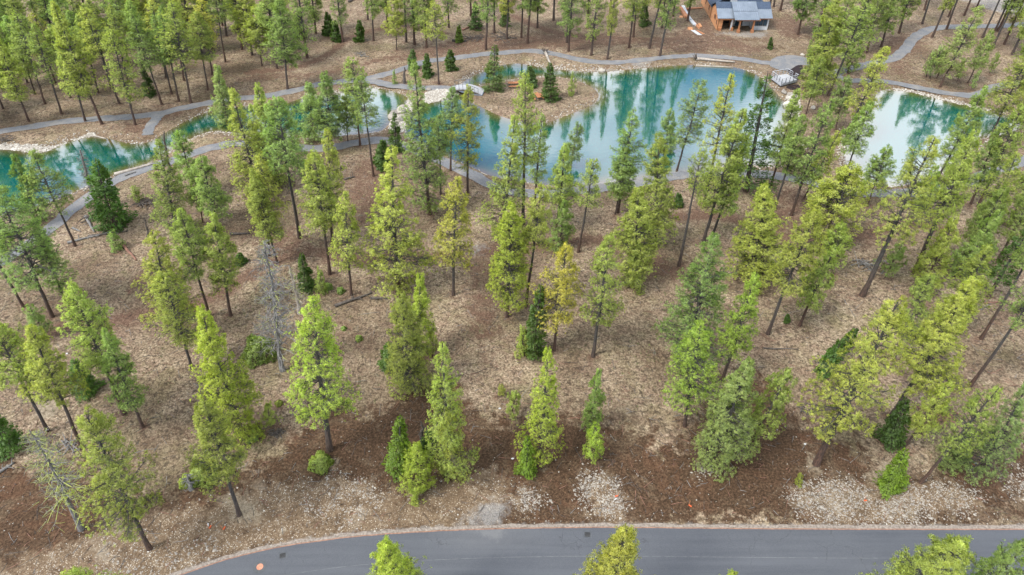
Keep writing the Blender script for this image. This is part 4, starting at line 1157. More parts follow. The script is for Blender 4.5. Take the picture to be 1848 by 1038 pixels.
# white stones in the road verge
n = 150000; xr = rs.uniform(-75, 75, n); yr = rs.uniform(25, 62, n)
gm = rough_mask(xr, yr, GRAVEL, 1.4, 1.6, 3.0); sm = rough_mask(xr, yr, SOIL, 1.6, 1.3); rdd = road_sd(xr, yr)
pr = gm * .55 * np.clip(fbm(xr, yr, 2.6, 4) * 7.0 - 3.2, .02, 1) + sm * .035 + np.clip(1 - np.abs(rdd + .9) / .8, 0, 1) * .18
k = (rs.rand(n) < pr) & (rdd < -.12); xr, yr = xr[k], yr[k]
stones('verge_pebbles', xr, yr, np.abs(rs.normal(0, .030, len(xr))) + .022, 'small pale stones strewn over the soil beside the road', 23, True, .3)
def boulder(px, py, r, label, shade=.6):
    x, y, _ = at(px, py); q = np.random.RandomState(int(px * 7 + py)); 
    V = IV; F = IF
    # one level of subdivision with jitter
    mid = {}; V = [tuple(v) for v in V]; NF = []
    def m_(a, b):
        kk = (min(a, b), max(a, b))
        if kk not in mid: v = np.array(V[a]) + np.array(V[b]); v /= np.linalg.norm(v); V.append(tuple(v)); mid[kk] = len(V) - 1
        return mid[kk]
    for a, b, c in F.tolist():
        ab, bc, ca = m_(a, b), m_(b, c), m_(c, a); NF += [(a, ab, ca), (b, bc, ab), (c, ca, bc), (ab, bc, ca)]
    V = np.array(V) * (1 + q.uniform(-.14, .14, (len(V), 1))) * np.array([q.uniform(.9, 1.35), q.uniform(.75, 1.1), q.uniform(.55, .8)]) * r
    me = make_mesh('boulder', V, [np.array(NF)], False, [M_STONE])
    a_ = me.attributes.new('shade', 'FLOAT', 'POINT'); a_.data.foreach_set('value', np.full(len(V), shade, np.float32))
    o = link('boulder', me, None, (x, y, max(gz(x, y), WZ - .1) + r * .22)); o.rotation_euler = (0, 0, q.uniform(0, 6))
    tag(o, label, 'boulder', 'boulders at the cascades')
boulder(724, 201, 1.15, 'largest pale boulder on top of the cascade between two ponds', .75)
boulder(708, 210, .85, 'tan boulder at the left of the middle cascade', .55)
boulder(712, 203, .75, 'grey boulder behind the tan one at the middle cascade', .1)
boulder(722, 216, .6, 'dark grey boulder below the largest one at the middle cascade', .0)
boulder(730, 211, .5, 'small grey boulder right of the largest one at the cascade', .2)
boulder(727, 190, .55, 'tan boulder at the upper end of the middle cascade', .5)
boulder(706, 232, .5, 'pale boulder at the lower left foot of the middle cascade', .8)
boulder(774, 163, .55, 'grey boulder at the path edge before the footbridge', .3)
boulder(1421, 188, .8, 'cream boulder in the right cascade below the viewing deck', .95)
boulder(1430, 187, .85, 'blue-grey boulder beside the cream one in the right cascade', .05)
boulder(1431, 197, .8, 'grey boulder below the cream one in the right cascade', .15)
boulder(1415, 167, .6, 'round grey boulder at the pond edge under the deck', .25)
boulder(1424, 176, .35, 'small white boulder between deck and right cascade', .95)
boulder(1423, 224, .5, 'white boulder at the lower end of the right cascade', 1.0)
boulder(1467, 195, .45, 'pale boulder right of the right cascade under the pines', .7)
boulder(1086, 126, .6, 'tan flat boulder on the far shore facing the island tip', .7)
boulder(1418, 205, .5, 'pink tan boulder at the lip of the right cascade', .6)
boulder(1448, 100, .4, 'small pale boulder above the gravel plaza', .8)

# ------------------------------------------------------------------ fallen logs, snags, brush
def log(p0, p1, r, mat, label, name='fallen_log', branches=0, rootwad=False, z=0.0):
    a = Vector(at(*p0)); b = Vector(at(*p1)); a.z = gz(a.x, a.y) + r * .8 + z; b.z = max(gz(b.x, b.y), WZ) + r * .5 + z
    q = random.Random(int(p0[0] * 3 + p0[1])); root = empty(name, ((a.x + b.x) / 2, (a.y + b.y) / 2, min(a.z, b.z) - r), label, 'log', 'fallen logs')
    o = Vector(root.location); n = 7; pts = []; dirv = (b - a); sd = Vector((-dirv.y, dirv.x, 0)).normalized()
    for i in range(n): pts.append(a.lerp(b, i / (n - 1)) + sd * q.uniform(-.08, .08) * dirv.length * .12 - o)
    MB().tube(pts, [r * (1 - .55 * i / (n - 1)) for i in range(n)], 8).build('stem', mat, root, True)
    for _ in range(branches):
        t = q.uniform(.25, .98); c = a.lerp(b, t) - o; e = c + (sd * q.choice([-1, 1]) + dirv.normalized() * q.uniform(.1, .8) + Vector((0, 0, q.uniform(.1, .9)))).normalized() * q.uniform(.5, 1.5)
        MB().tube([c, c.lerp(e, .5) + Vector((q.uniform(-.1, .1), q.uniform(-.1, .1), .05)), e], [r * .3, r * .2, r * .06], 4).build('branch', mat, root)
    if rootwad:
        m2 = MB(); c = a - o
        for _ in range(16):
            d = (sd * q.uniform(-1, 1) + Vector((0, 0, q.uniform(-.3, 1))) - dirv.normalized() * q.uniform(0, .5)).normalized() * r * q.uniform(2.2, 4.6)
            m2.tube([c, c + d * .5 + Vector((q.uniform(-.1, .1),) * 3), c + d], [r * .55, r * .3, r * .08], 5)
        m2.build('rootwad', M_DARKLOG, root)
log((123,440),(202,420), .19, M_DEADWOOD, 'longest grey log in front of the big dark fir', branches=4)
log((160,428),(231,418), .17, M_DARKLOG, 'dark log just behind the longest grey log', branches=3)
log((155,392),(171,421), .24, M_DEADWOOD, 'short grey log pointing at the camera left of the big fir', branches=2)
log((132,413),(146,419), .16, M_DEADWOOD, 'stubby grey log leftmost beside the gravel path')
log((220,441),(247,471), .24, M_REDWOOD, 'rotten reddish log alone on the dry slope')
log((605,554),(672,529), .22, M_DARKLOG, 'charred log with upright side branches below the dirt track', branches=9)
log((669,539),(703,539), .18, M_DARKLOG, 'short charred log right of the longer branched one', branches=5)
log((669,478),(702,485), .17, M_DARKLOG, 'thin dark log lying on the edge of the dirt track')
log((416,423),(452,423), .20, M_DARKLOG, 'dark log behind the pair of pines in the middle left', branches=1)
log((622,325),(640,320), .2, M_DARKLOG, 'dark stubby log beside a bare pine trunk', branches=3)
log((984,97),(994,117), .32, M_PALELOG, 'white log with root ball sloping from the path into the pond', rootwad=True)
log((1256,108),(1326,113), .32, M_PALELOG, 'long bleached log with root ball along the upper shore', rootwad=True)
log((1256,116),(1324,120), .18, M_PALELOG, 'thin bleached log at the waterline below the long one')
log((168,243),(190,248), .16, M_PALELOG, 'pale log half in the left pond at its top shore')
log((207,316),(276,297), .34, M_PALELOG, 'thick pale log lying along the near shore of the left pond')
log((226,318),(246,311), .2, M_DEADWOOD, 'short grey log beside the thick pale one')
log((868,311),(880,315), .14, M_PALELOG, 'small white log on the shore between two trunks')
log((1738,251),(1812,252), .16, M_DARKLOG, 'dark log lying across the outlet of the right pond')
log((1742,199),(1760,202), .3, M_DEADWOOD, 'grey driftwood log at the far shore of the right pond', branches=3)
log((1378,630),(1440,631), .10, M_DARKLOG, 'thin straight pole on the open slope at the right')
log((1775,549),(1812,545), .13, M_REDWOOD, 'brown log beside the mossy green trunk')
log((816,74),(842,75), .3, M_DARKLOG, 'blackened log at the left end of the brush pile', branches=4)
log((835,55),(850,49), .25, M_REDWOOD, 'brown log left of the dark fir beyond the path')
log((-12,862),(26,836), .2, M_DEADWOOD, 'grey log entering at the left edge above the road verge', branches=3)
log((365,843),(383,838), .09, M_PALELOG, 'short pale stick below the yellow shrub')
log((1770,560),(1790,547), .08, M_DEADWOOD, 'thin grey branch near the mossy trunk')
log((660,478),(672,481), .1, M_DARKLOG, 'tiny dark log left of the thin one on the track')
log((630,5),(645,-6), .35, M_DARKLOG, 'black log at the top edge between two pines')
log((1556,466),(1580,500), .10, M_DARKLOG, 'dark broken limb beside the long bare trunk', branches=7)
log((1524,540),(1544,572), .05, M_DEADWOOD, 'thin grey stick on the right open slope', branches=4)

def brush(px, py, w, h, n, mat, label, cat='brush pile'):
    x, y, _ = at(px, py); z = gz(x, y); root = empty('brush_pile', (x, y, z), label, cat, 'brush piles')
    q = random.Random(px * 13 + py)
    for _ in range(n):
        c = Vector((q.uniform(-w, w) * .5, q.uniform(-w, w) * .3, q.uniform(0, h) * .6)); d = Vector((q.uniform(-1, 1), q.uniform(-1, 1), q.uniform(-.15, .5))).normalized() * q.uniform(.5, 1.3) * w * .35
        p = [c - d, c + Vector((q.uniform(-.1, .1), q.uniform(-.1, .1), .08)), c + d]
        p = [Vector((v.x, v.y, max(v.z, .03))) for v in p]
        MB().tube(p, [.07, .05, .015], 4).build('stick', mat, root)
brush(270, 368, 3.4, 1.0, 30, M_DARKLOG, 'dark brush pile right of the big dark fir')
brush(128, 802, 2.6, .7, 20, M_DEADWOOD, 'grey brush pile between two leaning pines at lower left')
brush(499, 785, 1.3, .5, 24, M_DARKLOG, 'small dark twig heap on reddish soil')
brush(1697, 755, 3.0, 1.0, 30, M_REDWOOD, 'reddish root heap between the right hand pines')
brush(1455, 742, 1.2, .6, 14, M_DARKLOG, 'small dark root heap above the churned soil')
brush(1572, 480, 3.6, 1.0, 26, M_DEADWOOD, 'grey brush pile under the long bare leaning trunk')
brush(855, 70, 3.6, 1.0, 30, M_DARKLOG, 'black brush pile left of the leaning trunk beyond the path')
brush(905, 66, 5.0, .8, 30, M_DARKLOG, 'low wide brush pile right of the leaning trunk beyond the path')
brush(10, 254, 2.6, 1.2, 24, M_DARKLOG, 'dark driftwood heap at the left shore corner')
brush(650, 100, 2.4, .5, 14, M_DEADWOOD, 'pale twig heap in the clearing behind the left path')
brush(1760, 198, 2.4, .6, 14, M_DEADWOOD, 'driftwood sticks on the far right shore')
brush(160, 397, 2.0, .7, 16, M_DARKLOG, 'dark stick heap at the foot of the big fir')

def put_snag(data, bx, by, tx, ty_, w, label, name='dead_tree', tree_col=None):
    tm, br, vH, vR = data; X, Y, _ = at(bx, by); tX, _, H = top_at(tx, ty_, Y); H = max(2, min(H, 26))
    root = empty(name, (X, Y, gz(X, Y)), label, 'dead tree', 'dead trees'); root.rotation_euler = (0, max(-.2, min(.2, math.atan2(tX - X, H))), 0)
    s = w * depth_of(Y, H * .5) / F_PX / 2 / vR
    a = link('trunk', tm, root); a.scale = (H / vH,) * 3
    b = link('branches', br, root); b['kind'] = 'stuff'; b.scale = (s, s, H / vH)
put_snag(snag(301, 18, 2.6, 200, .10, None, 7, .18), 510, 668, 476, 430, 112, 'tall grey leafless tree left of the brightest pine')
put_snag(snag(302, 9, 1.1, 60, .35, M_PALELOG, 6, .25, True), 541, 566, 522, 480, 34, 'short bleached dead tree beside the tall grey one')
put_snag(snag(303, 16, 2.9, 150, .50, None, 7, .35), 146, 954, 50, 772, 128, 'dead tree covered in yellow lichen at lower left')
put_snag(snag(304, 10, .9, 110, .1, M_DEADWOOD, 5, .3, True), 178, 378, 144, 270, 30, 'brown broken snag standing behind the big dark fir')
put_snag(snag(305, 8, .4, 16, .0, M_DARKLOG, 2, .4, True), 307, 305, 297, 236, 10, 'thin dark snag at the tip of the left pond')
put_snag(snag(306, 3, .25, 4, .0, M_DARKLOG, 1, .4, True), 731, 150, 730, 122, 8, 'short dark stump post beside the path to the footbridge')
put_snag(snag(307, 3, .6, 30, .0, None, 5, .1), 346, 884, 338, 856, 26, 'small grey dead shrub below the yellow shrub')
put_snag(snag(308, 4, .4, 20, .0, M_DARKLOG, 3, .2), 761, 806, 758, 760, 14, 'slim dead sapling behind the lime fir by the road')
put_snag(snag(309, 5, .8, 30, .0, M_DARKLOG, 3, .2), 268, 432, 262, 392, 16, 'thin dark dead sapling right of the longest grey log')

# ------------------------------------------------------------------ house under construction
M_OSB = simple_mat('wood_sheathing', (.36, .16, .07, 1), (.52, .26, .12, 1), 2.0, .85)
M_TIMBER = simple_mat('timber', (.26, .105, .045, 1), (.42, .19, .09, 1), 3.0, .8, stretch=(1, 1, 6))
M_WRAP = simple_mat('white_house_wrap', (.36, .38, .41, 1), (.50, .52, .54, 1), 1.2, .7)
M_SHINGLE = simple_mat('slate_shingles', (.025, .040, .070, 1), (.055, .080, .125, 1), 6.0, .9, .4)
M_METAL = simple_mat('grey_metal_roof', (.145, .175, .215, 1), (.205, .24, .29, 1), .8, .42, metallic=.25)
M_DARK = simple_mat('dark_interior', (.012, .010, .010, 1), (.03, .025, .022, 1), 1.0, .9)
M_GLASS = simple_mat('dark_window_glass', (.012, .03, .05, 1), (.03, .06, .09, 1), 1.0, .12)
def quad_slab(mb, pts, th):
    pts = [Vector(p) for p in pts]; n = (pts[1] - pts[0]).cross(pts[2] - pts[0]).normalized()
    if n.z < 0: pts = pts[::-1]; n = -n
    k = len(pts)
    mb.add(pts + [p - n * th for p in pts], [tuple(range(k)), tuple(range(k, 2 * k))[::-1]] + [(i, i + k, (i + 1) % k + k, (i + 1) % k) for i in range(k)])
def metal_slope(root, x0, x1, y0, z0, y1, z1, name='metal_roof'):
    m = MB(); quad_slab(m, [(x0, y0, z0), (x1, y0, z0), (x1, y1, z1), (x0, y1, z1)], .12); r = m.build(name, M_METAL, root)
    nn = int((x1 - x0) / .42); s = MB(); a = math.atan2(z1 - z0, y1 - y0); L_ = math.hypot(y1 - y0, z1 - z0)
    me = MB().box((0, 0, 0), (.045, L_, .06), rx=a).mesh('seam', M_METAL)
    for i in range(nn + 1):
        x = x0 + .03 + (x1 - x0 - .06) * i / nn
        link('seam', me, r, (x, (y0 + y1) / 2, (z0 + z1) / 2 + .03))
    return r
def house():
    hx, hy, _ = at(1293, 54.5)
    root = empty('house', (hx, hy, 0), 'unfinished house with metal and slate roofs beyond the upper path', 'house')
    W = 11.2
    # walls: left front bay (open), right bay, left side wall
    MB().box((.08, 3.2, 1.45), (.16, 6.4, 2.9)).add([(0, 0, 2.9), (.16, 0, 2.9), (0, 6.4, 2.9), (.16, 6.4, 2.9), (0, 3.5, 4.72), (.16, 3.5, 4.72)], [(0, 2, 4), (1, 5, 3), (0, 4, 5, 1), (2, 3, 5, 4)]).build('side_wall', M_OSB, root)
    MB().box((.08, 12.0, 1.4), (.16, 9.6, 2.8)).box((.35, 6.9, 1.45), (.4, .5, 2.9)).build('rear_side_wall', M_OSB, root)
    for yy, zz in ((1.0, 1.4), (2.5, 1.9), (3.3, 1.9), (9.0, 1.7), (12.4, 1.7)):
        f = MB().box((-.03, yy, zz), (.06, .55, 1.1)).build('window', M_TIMBER, root); MB().box((-.065, yy, zz), (.02, .42, .95)).build('pane', M_DARK, f)
    MB().box((.55, .08, 1.35), (1.0, .16, 2.7)).box((2.1, .08, 2.45), (2.1, .16, .5)).build('front_wall', M_OSB, root)
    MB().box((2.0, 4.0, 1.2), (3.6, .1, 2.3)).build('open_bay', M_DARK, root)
    for k in range(5): MB().box((.9 + .1 * k, .9 + .25 * k, .5), (.08, 1.8, .04), rx=.5, rz=.3).build('stacked_board', M_TIMBER, root)
    MB().box((3.1, .08, 1.3), (.35, .2, 2.6)).build('white_post', M_WRAP, root)
    MB().box((5.6, 2.6, 1.4), (4.6, .16, 2.8)).build('recessed_wall', M_WRAP, root)
    MB().box((3.35, 1.4, 1.4), (.16, 2.5, 2.8)).build('porch_side_wall', M_OSB, root)
    MB().box((9.55, .08, 1.4), (3.3, .16, 2.8)).box((11.12, 3.2, 1.4), (.16, 6.1, 2.8)).box((7.95, 1.35, 1.4), (.16, 2.4, 2.8)).build('white_wall', M_WRAP, root)
    w = MB().box((5.4, 2.48, 1.1), (1.6, .08, 2.2)).build('glass_door', M_GLASS, root)
    for i in range(3):
        f = MB().box((8.55 + .92 * i, -.04, 1.75), (.86, .08, 1.5)).build('window', M_DARK, root)
        MB().box((8.40 + .92 * i, -.095, 1.75), (.36, .03, 1.3)).box((8.75 + .92 * i, -.095, 1.75), (.28, .03, 1.3)).build('pane', M_GLASS, f)
    for px_ in (4.45, 7.5):
        p = MB().box((px_, -1.3, 1.75), (.34, .34, 2.5)).build('porch_post', M_TIMBER, root); MB().box((px_, -1.3, .3), (.62, .62, .6)).build('post_base', M_TIMBER, p)
    MB().box((.6, -.15, .3), (.55, .45, .6)).box((3.3, -.15, .3), (.5, .45, .6)).build('post_base', M_TIMBER, root)
    MB().box((2.0, -.32, 2.62), (3.9, .10, .26)).box((6.1, -1.75, 2.86), (5.2, .12, .3)).box((9.8, -.35, 2.66), (3.7, .1, .2)).build('fascia_beam', M_TIMBER, root)
    # roofs: left bay, centre porch, right bay
    metal_slope(root, -.35, 3.5, -.45, 2.75, 2.0, 4.05)
    metal_slope(root, 8.15, 11.7, -.45, 2.75, 1.8, 3.95)
    metal_slope(root, 3.0, 8.4, -1.95, 3.0, .45, 3.95); metal_slope(root, 3.0, 8.4, .5, 4.02, 3.2, 5.1)
    m = MB(); quad_slab(m, [(-.35, 2.02, 4.08), (3.6, 2.02, 4.08), (3.6, 3.6, 4.92), (-.35, 3.6, 4.92)], .15); quad_slab(m, [(-.35, 3.6, 4.92), (11.7, 3.6, 4.92), (11.7, 7.2, 2.95), (-.35, 7.2, 2.95)], .15)
    quad_slab(m, [(8.2, 1.82, 3.98), (11.7, 1.82, 3.98), (11.7, 3.6, 4.92), (8.2, 3.6, 4.92)], .15); m.build('slate_roof', M_SHINGLE, root)
    m = MB(); quad_slab(m, [(-.4, 6.2, 2.85), (-.4, 17.2, 2.85), (2.6, 17.2, 5.1), (2.6, 6.2, 5.1)], .15); quad_slab(m, [(5.6, 6.2, 2.85), (5.6, 17.2, 2.85), (2.6, 17.2, 5.13), (2.6, 6.2, 5.13)], .15); m.build('rear_slate_roof', M_SHINGLE, root)
    m = MB(); quad_slab(m, [(6.3, 6.0, 3.0), (6.3, 14, 3.0), (9.2, 12.5, 5.4), (9.2, 7.0, 5.4)], .15); quad_slab(m, [(12.2, 6.0, 3.0), (12.2, 14, 3.0), (9.2, 12.5, 5.43), (9.2, 7.0, 5.43)], .15); quad_slab(m, [(6.3, 5.9, 3.0), (12.2, 5.9, 3.0), (9.2, 7.0, 5.4)], .12); m.build('right_slate_roof', M_SHINGLE, root)
    MB().box((9.2, 10, 1.45), (5.2, 7.6, 2.9)).box((2.7, 12.5, 1.4), (4.6, 9.0, 2.8)).build('rear_walls', M_WRAP, root)
    MB().box((9.6, 15.6, 3.2), (3.0, .4, 3.6)).build('upper_white_wall', M_WRAP, root)
    f = MB().box((9.9, 15.36, 3.6), (.8, .06, 1.6)).build('window', M_DARK, root)
    MB().box((5.4, 12.8, 4.8), (1.6, .3, 2.4)).box((8.0, 12.8, 3.9), (4.0, .3, .5)).build('timber_framing', M_TIMBER, root)
    c = MB().box((3.75, 4.0, 4.9), (1.2, .9, 1.1)).build('chimney', M_WRAP, root); MB().box((3.75, 4.0, 5.51), (1.45, 1.1, .12)).build('chimney_cap', M_METAL, c)
house()
# lumber lying left of the house
def lumber(pa, pb, w, h, mat, label, cat='lumber'):
    a = Vector(at(*pa)); b = Vector(at(*pb)); c = (a + b) / 2; d = b - a; L_ = d.length; ang = math.atan2(d.y, d.x)
    root = empty('lumber_stack', (c.x, c.y, gz(c.x, c.y)), label, cat, 'building material left of the house', ang)
    nb = max(2, int(w / .28)); me = MB().box((0, 0, 0), (1, .24, .06)).mesh('board', mat); q = random.Random(int(pa[0]))
    for l in range(max(1, int(h / .12))):
        for i in range(nb):
            o = link('board', me, root, (q.uniform(-.2, .2), -w / 2 + .14 + i * .28 + q.uniform(-.03, .03), .06 + l * .12)); o.scale = (L_ * q.uniform(.85, 1.05), 1, 1); o.rotation_euler = (0, 0, q.uniform(-.03, .03))
lumber((1228,15),(1240,34), 1.0, .5, M_TIMBER, 'long stack of orange boards farthest from the path')
lumber((1233,12),(1247,37), .8, .4, M_WRAP, 'white wrapped boards beside the long orange stack')
lumber((1244,33),(1256,47), 1.1, .4, M_WRAP, 'white boards in the middle of the lumber row')
lumber((1248,36),(1262,52), .6, .3, M_TIMBER, 'orange boards in the middle of the lumber row')
lumber((1250,54),(1265,64), 1.1, .15, M_WRAP, 'pale sheets nearest to the path in the lumber row')
lumber((1257,55),(1270,62), .5, .15, M_TIMBER, 'single narrow orange boards beside the pale sheets')
lumber((1241,51),(1250,51), 1.9, .12, M_OSB, 'square of orange sheathing left of the pale sheets')
lumber((1226,30),(1233,31), 1.2, .12, M_OSB, 'small square of sheathing left of the long stack')
lumber((1238,17),(1268,15), .5, .3, M_TIMBER, 'boards lying crosswise behind the long stack')
lumber((1262,44),(1266,50), .7, .3, M_OSB, 'short orange block near the corner of the house')

# ------------------------------------------------------------------ viewing deck
M_DECK = simple_mat('weathered_deck_boards', (.26, .265, .28, 1), (.38, .385, .40, 1), 1.5, .8, stretch=(.3, 6, 1))
M_RAIL = simple_mat('grey_deck_rail', (.24, .25, .27, 1), (.36, .37, .40, 1), 2, .7)
M_STEEL = simple_mat('dark_steel', (.03, .033, .036, 1), (.06, .065, .07, 1), 2, .5)
def deck():
    Z = .75; C = [at(1392, 138, Z), at(1419.5, 133, Z), at(1439, 144, Z), at(1410, 151.5, Z)]; c = sum((Vector(p) for p in C), Vector()) / 4
    root = empty('viewing_deck', (c.x, c.y, 0), 'pale grey square viewing deck with railing over the big pond', 'deck')
    Q = [Vector(p) - Vector((c.x, c.y, 0)) for p in C]
    MB().prism([(q.x, q.y) for q in Q][::-1], Z - .07, Z).build('deck_floor', M_DECK, root)
    MB().prism([(q.x * 1.005, q.y * 1.005) for q in Q][::-1], Z - .45, Z - .075).build('rim_joist', M_RAIL, root)
    e = [(0, 1), (1, 2), (2, 3), (3, 0)]
    for k, (a, b) in enumerate(e):
        A, B = Q[a], Q[b]; n = 4; rng = range(n + 1) 
        for i in range(n):
            p = A.lerp(B, i / n) * .985; MB().box((p.x, p.y, Z + .5), (.08, .08, 1.0)).build('rail_post', M_RAIL if k < 2 else M_STEEL, root)
        sp = [(0, 1)] if k != 1 else [(0, .45), (.72, 1)]
        for s0, s1 in sp:
            P0, P1 = A.lerp(B, s0) * .985, A.lerp(B, s1) * .985; m = (P0 + P1) / 2; d = P1 - P0; ang = math.atan2(d.y, d.x)
            MB().box((m.x, m.y, Z + 1.03), (d.length, .12, .06), rz=ang).build('top_rail', M_RAIL, root)
            for zz in (.3, .65): MB().box((m.x, m.y, Z + zz), (d.length, .04, .045), rz=ang).build('mid_rail', M_RAIL, root)
    for q in Q: MB().box((q.x * .85, q.y * .85, Z - 1.1), (.25, .25, 1.6)).build('pile', M_DARKLOG, root)
deck()
# ------------------------------------------------------------------ footbridge
def bridge():
    A = Vector(at(812, 160.5, .1)); B = Vector(at(872, 166.5, .1)); c = (A + B) / 2; d = B - A; L_ = d.length; ang = math.atan2(d.y, d.x)
    root = empty('footbridge', (c.x, c.y, 0), 'small arched grey footbridge leading onto the island', 'footbridge', None, ang)
    n = 26; arch = lambda t: .12 + .75 * math.sin(math.pi * t)
    me = MB().box((0, 0, 0), (L_ / n * .92, 2.3, .08)).mesh('plank', M_DECK)
    for i in range(n):
        t = (i + .5) / n; s = (arch(t + .02) - arch(t - .02)) / (.04 * L_)
        o = link('plank', me, root, ((t - .5) * L_, 0, arch(t))); o.rotation_euler = (0, -math.atan(s), 0)
    for sgn in (-1, 1):
        pts = [((t - .5) * L_, sgn * 1.05, arch(t) - .22) for t in [i / 12 for i in range(13)]]
        MB().tube(pts, [.16] * 13, 6).build('arch_beam', M_DARKLOG, root)
        pts = [((t - .5) * L_ * .9, sgn * 1.12, arch(t) + .98) for t in [.06 + .88 * i / 12 for i in range(13)]]
        MB().tube(pts, [.045] * 13, 5).build('handrail', M_STEEL, root)
        for i in range(8):
            t = .06 + .88 * i / 7; MB().box(((t - .5) * L_ * .9, sgn * 1.12, arch(t) + .48), (.06, .06, 1.0)).build('rail_post', M_STEEL, root)
    MB().box((L_ / 2 - .9, 0, .05), (2.0, 2.6, .14)).build('landing', M_METAL, root)
bridge()
# ------------------------------------------------------------------ picnic benches on the island
M_BENCH = simple_mat('orange_stained_wood', (.27, .10, .04, 1), (.38, .16, .07, 1), 3, .6)
def picnic(px, py, rz, label):
    x, y, _ = at(px, py); root = empty('picnic_table', (x, y, gz(x, y)), label, 'picnic table', 'picnic tables on the island', rz)
    me = MB().box((0, 0, 0), (2.1, .17, .05)).mesh('plank', M_BENCH)
    for i in range(4): link('table_plank', me, root, (0, -.3 + .2 * i, .75))
    for s in (-1, 1):
        link('bench_plank', me, root, (0, s * .78, .45)); link('bench_plank', me, root, (0, s * .96, .45))
        MB().tube([(s * .75, -.95, .40), (s * .75, .95, .40)], [.05, .05], 6).build('cross_bar', M_STEEL, root)
        for q in (-1, 1): MB().tube([(s * .75, q * .3, .72), (s * .75, q * .75, .0)], [.05, .05], 6).build('leg', M_STEEL, root)
picnic(927, 156, .1, 'orange wooden picnic table near the middle of the island')
picnic(970, 178, 1.9, 'orange wooden picnic table beside the dark round fir on the island')

# ------------------------------------------------------------------ road furniture
def drain(px, py, rz, label):
    x, y, _ = at(px, py, .05); root = empty('storm_drain', (x, y, .05), label, 'storm drain', 'storm drains in the road', rz)
    MB().box((0, 0, .008), (.92, .82, .004)).build('asphalt_patch', simple_mat('fresh_patch', (.05, .055, .065, 1), (.075, .08, .09, 1), 4, .8), root)
    b = MB().box((0, 0, .013), (.50, .44, .004)).build('pit', M_DARK, root)
    for sx in (-1, 1): MB().box((sx * .26, 0, .02), (.05, .50, .02)).box((0, sx * .24, .022), (.5, .05, .02)).build('frame', M_STEEL, root)
    me = MB().box((0, 0, .022), (.025, .42, .016)).mesh('grate_bar', M_STEEL)
    for i in range(7): link('grate_bar', me, root, (-.19 + .063 * i, 0, 0))
drain(1060, 965, 0, 'square black storm drain in the road near the centre')
drain(510, 1003, .24, 'square black storm drain in the road at the left bend')
def disc(r, z, th, mat, name, root, n=24, r_in=0):
    m = MB(); ring = [(math.cos(2 * math.pi * i / n), math.sin(2 * math.pi * i / n)) for i in range(n)]
    if r_in: m.add([(c * r, s * r, z) for c, s in ring] + [(c * r_in, s * r_in, z) for c, s in ring], [(i, (i + 1) % n, n + (i + 1) % n, n + i) for i in range(n)])
    else: m.prism([(c * r, s * r) for c, s in ring], z - th, z)
    return m.build(name, mat, root)
x, y, _ = at(469, 1023, .05); mh = empty('manhole', (x, y, .05), 'round manhole with orange painted lid in the road', 'manhole')
disc(.56, .008, 0, simple_mat('dark_collar', (.05, .055, .06, 1), (.08, .085, .09, 1), 4, .8), 'collar', mh, 28, .34)
disc(.60, .009, 0, M_STEEL, 'collar_joint', mh, 28, .565)
disc(.30, .016, .014, simple_mat('orange_lid_paint', (.33, .13, .075, 1), (.46, .22, .14, 1), 6, .7), 'lid', mh)
M_ORANGE = simple_mat('orange_marker', (.50, .07, .02, 1), (.62, .13, .04, 1), 4, .6); M_WHITE = simple_mat('white_plastic', (.45, .45, .45, 1), (.58, .58, .58, 1), 4, .5)
def stake(px, py, label, white=True):
    x, y, _ = at(px, py); root = empty('utility_marker', (x, y, gz(x, y)), label, 'utility marker', 'orange utility markers by the road', px)
    MB().box((0, 0, .35), (.05, .05, .8)).build('post', M_TIMBER, root)
    MB().box((.16, 0, .10), (.30, .10, .08), ry=.2, rz=.5).build('orange_cap', M_ORANGE, root)
    if white: MB().tube([(.1, .25, .05), (.28, .45, .12)], [.05, .05], 8).build('white_pipe', M_WHITE, root)
stake(378, 955, 'orange utility marker with white pipe below the lone bare-legged pine')
stake(403, 957, 'small orange marker right of the one with the pipe', False)
stake(1115, 898, 'orange marker at the round gravel patch near the road centre')
stake(1243, 912, 'slim orange stake standing alone in the dark soil', False)
stake(1558, 904, 'orange marker with white pipe in the right hand gravel patch')
stake(1752, 838, 'white capped marker under the yellow pine at lower right', True)
def rag(px, py, label):
    x, y, _ = at(px, py); q = random.Random(px); m = MB(); n = 9
    pts = [(math.cos(i * .7) * q.uniform(.08, .17), math.sin(i * .7) * q.uniform(.05, .11)) for i in range(n)]
    m.prism(pts, .0, .09); o = m.build('plastic_scrap', M_WHITE, None, False, (x, y, gz(x, y) + .02)); tag(o, label, 'litter', 'white litter scraps')
rag(902, 738, 'white plastic scrap on the dry grass above the churned soil')
rag(925, 828, 'white plastic scrap left of the round lime fir')
rag(1286, 842, 'white plastic scrap at the foot of the pale wide pine')
rag(1453, 802, 'white stick-like scrap on the reddish soil')
rag(122, 640, 'white scrap between bright pines at the left')

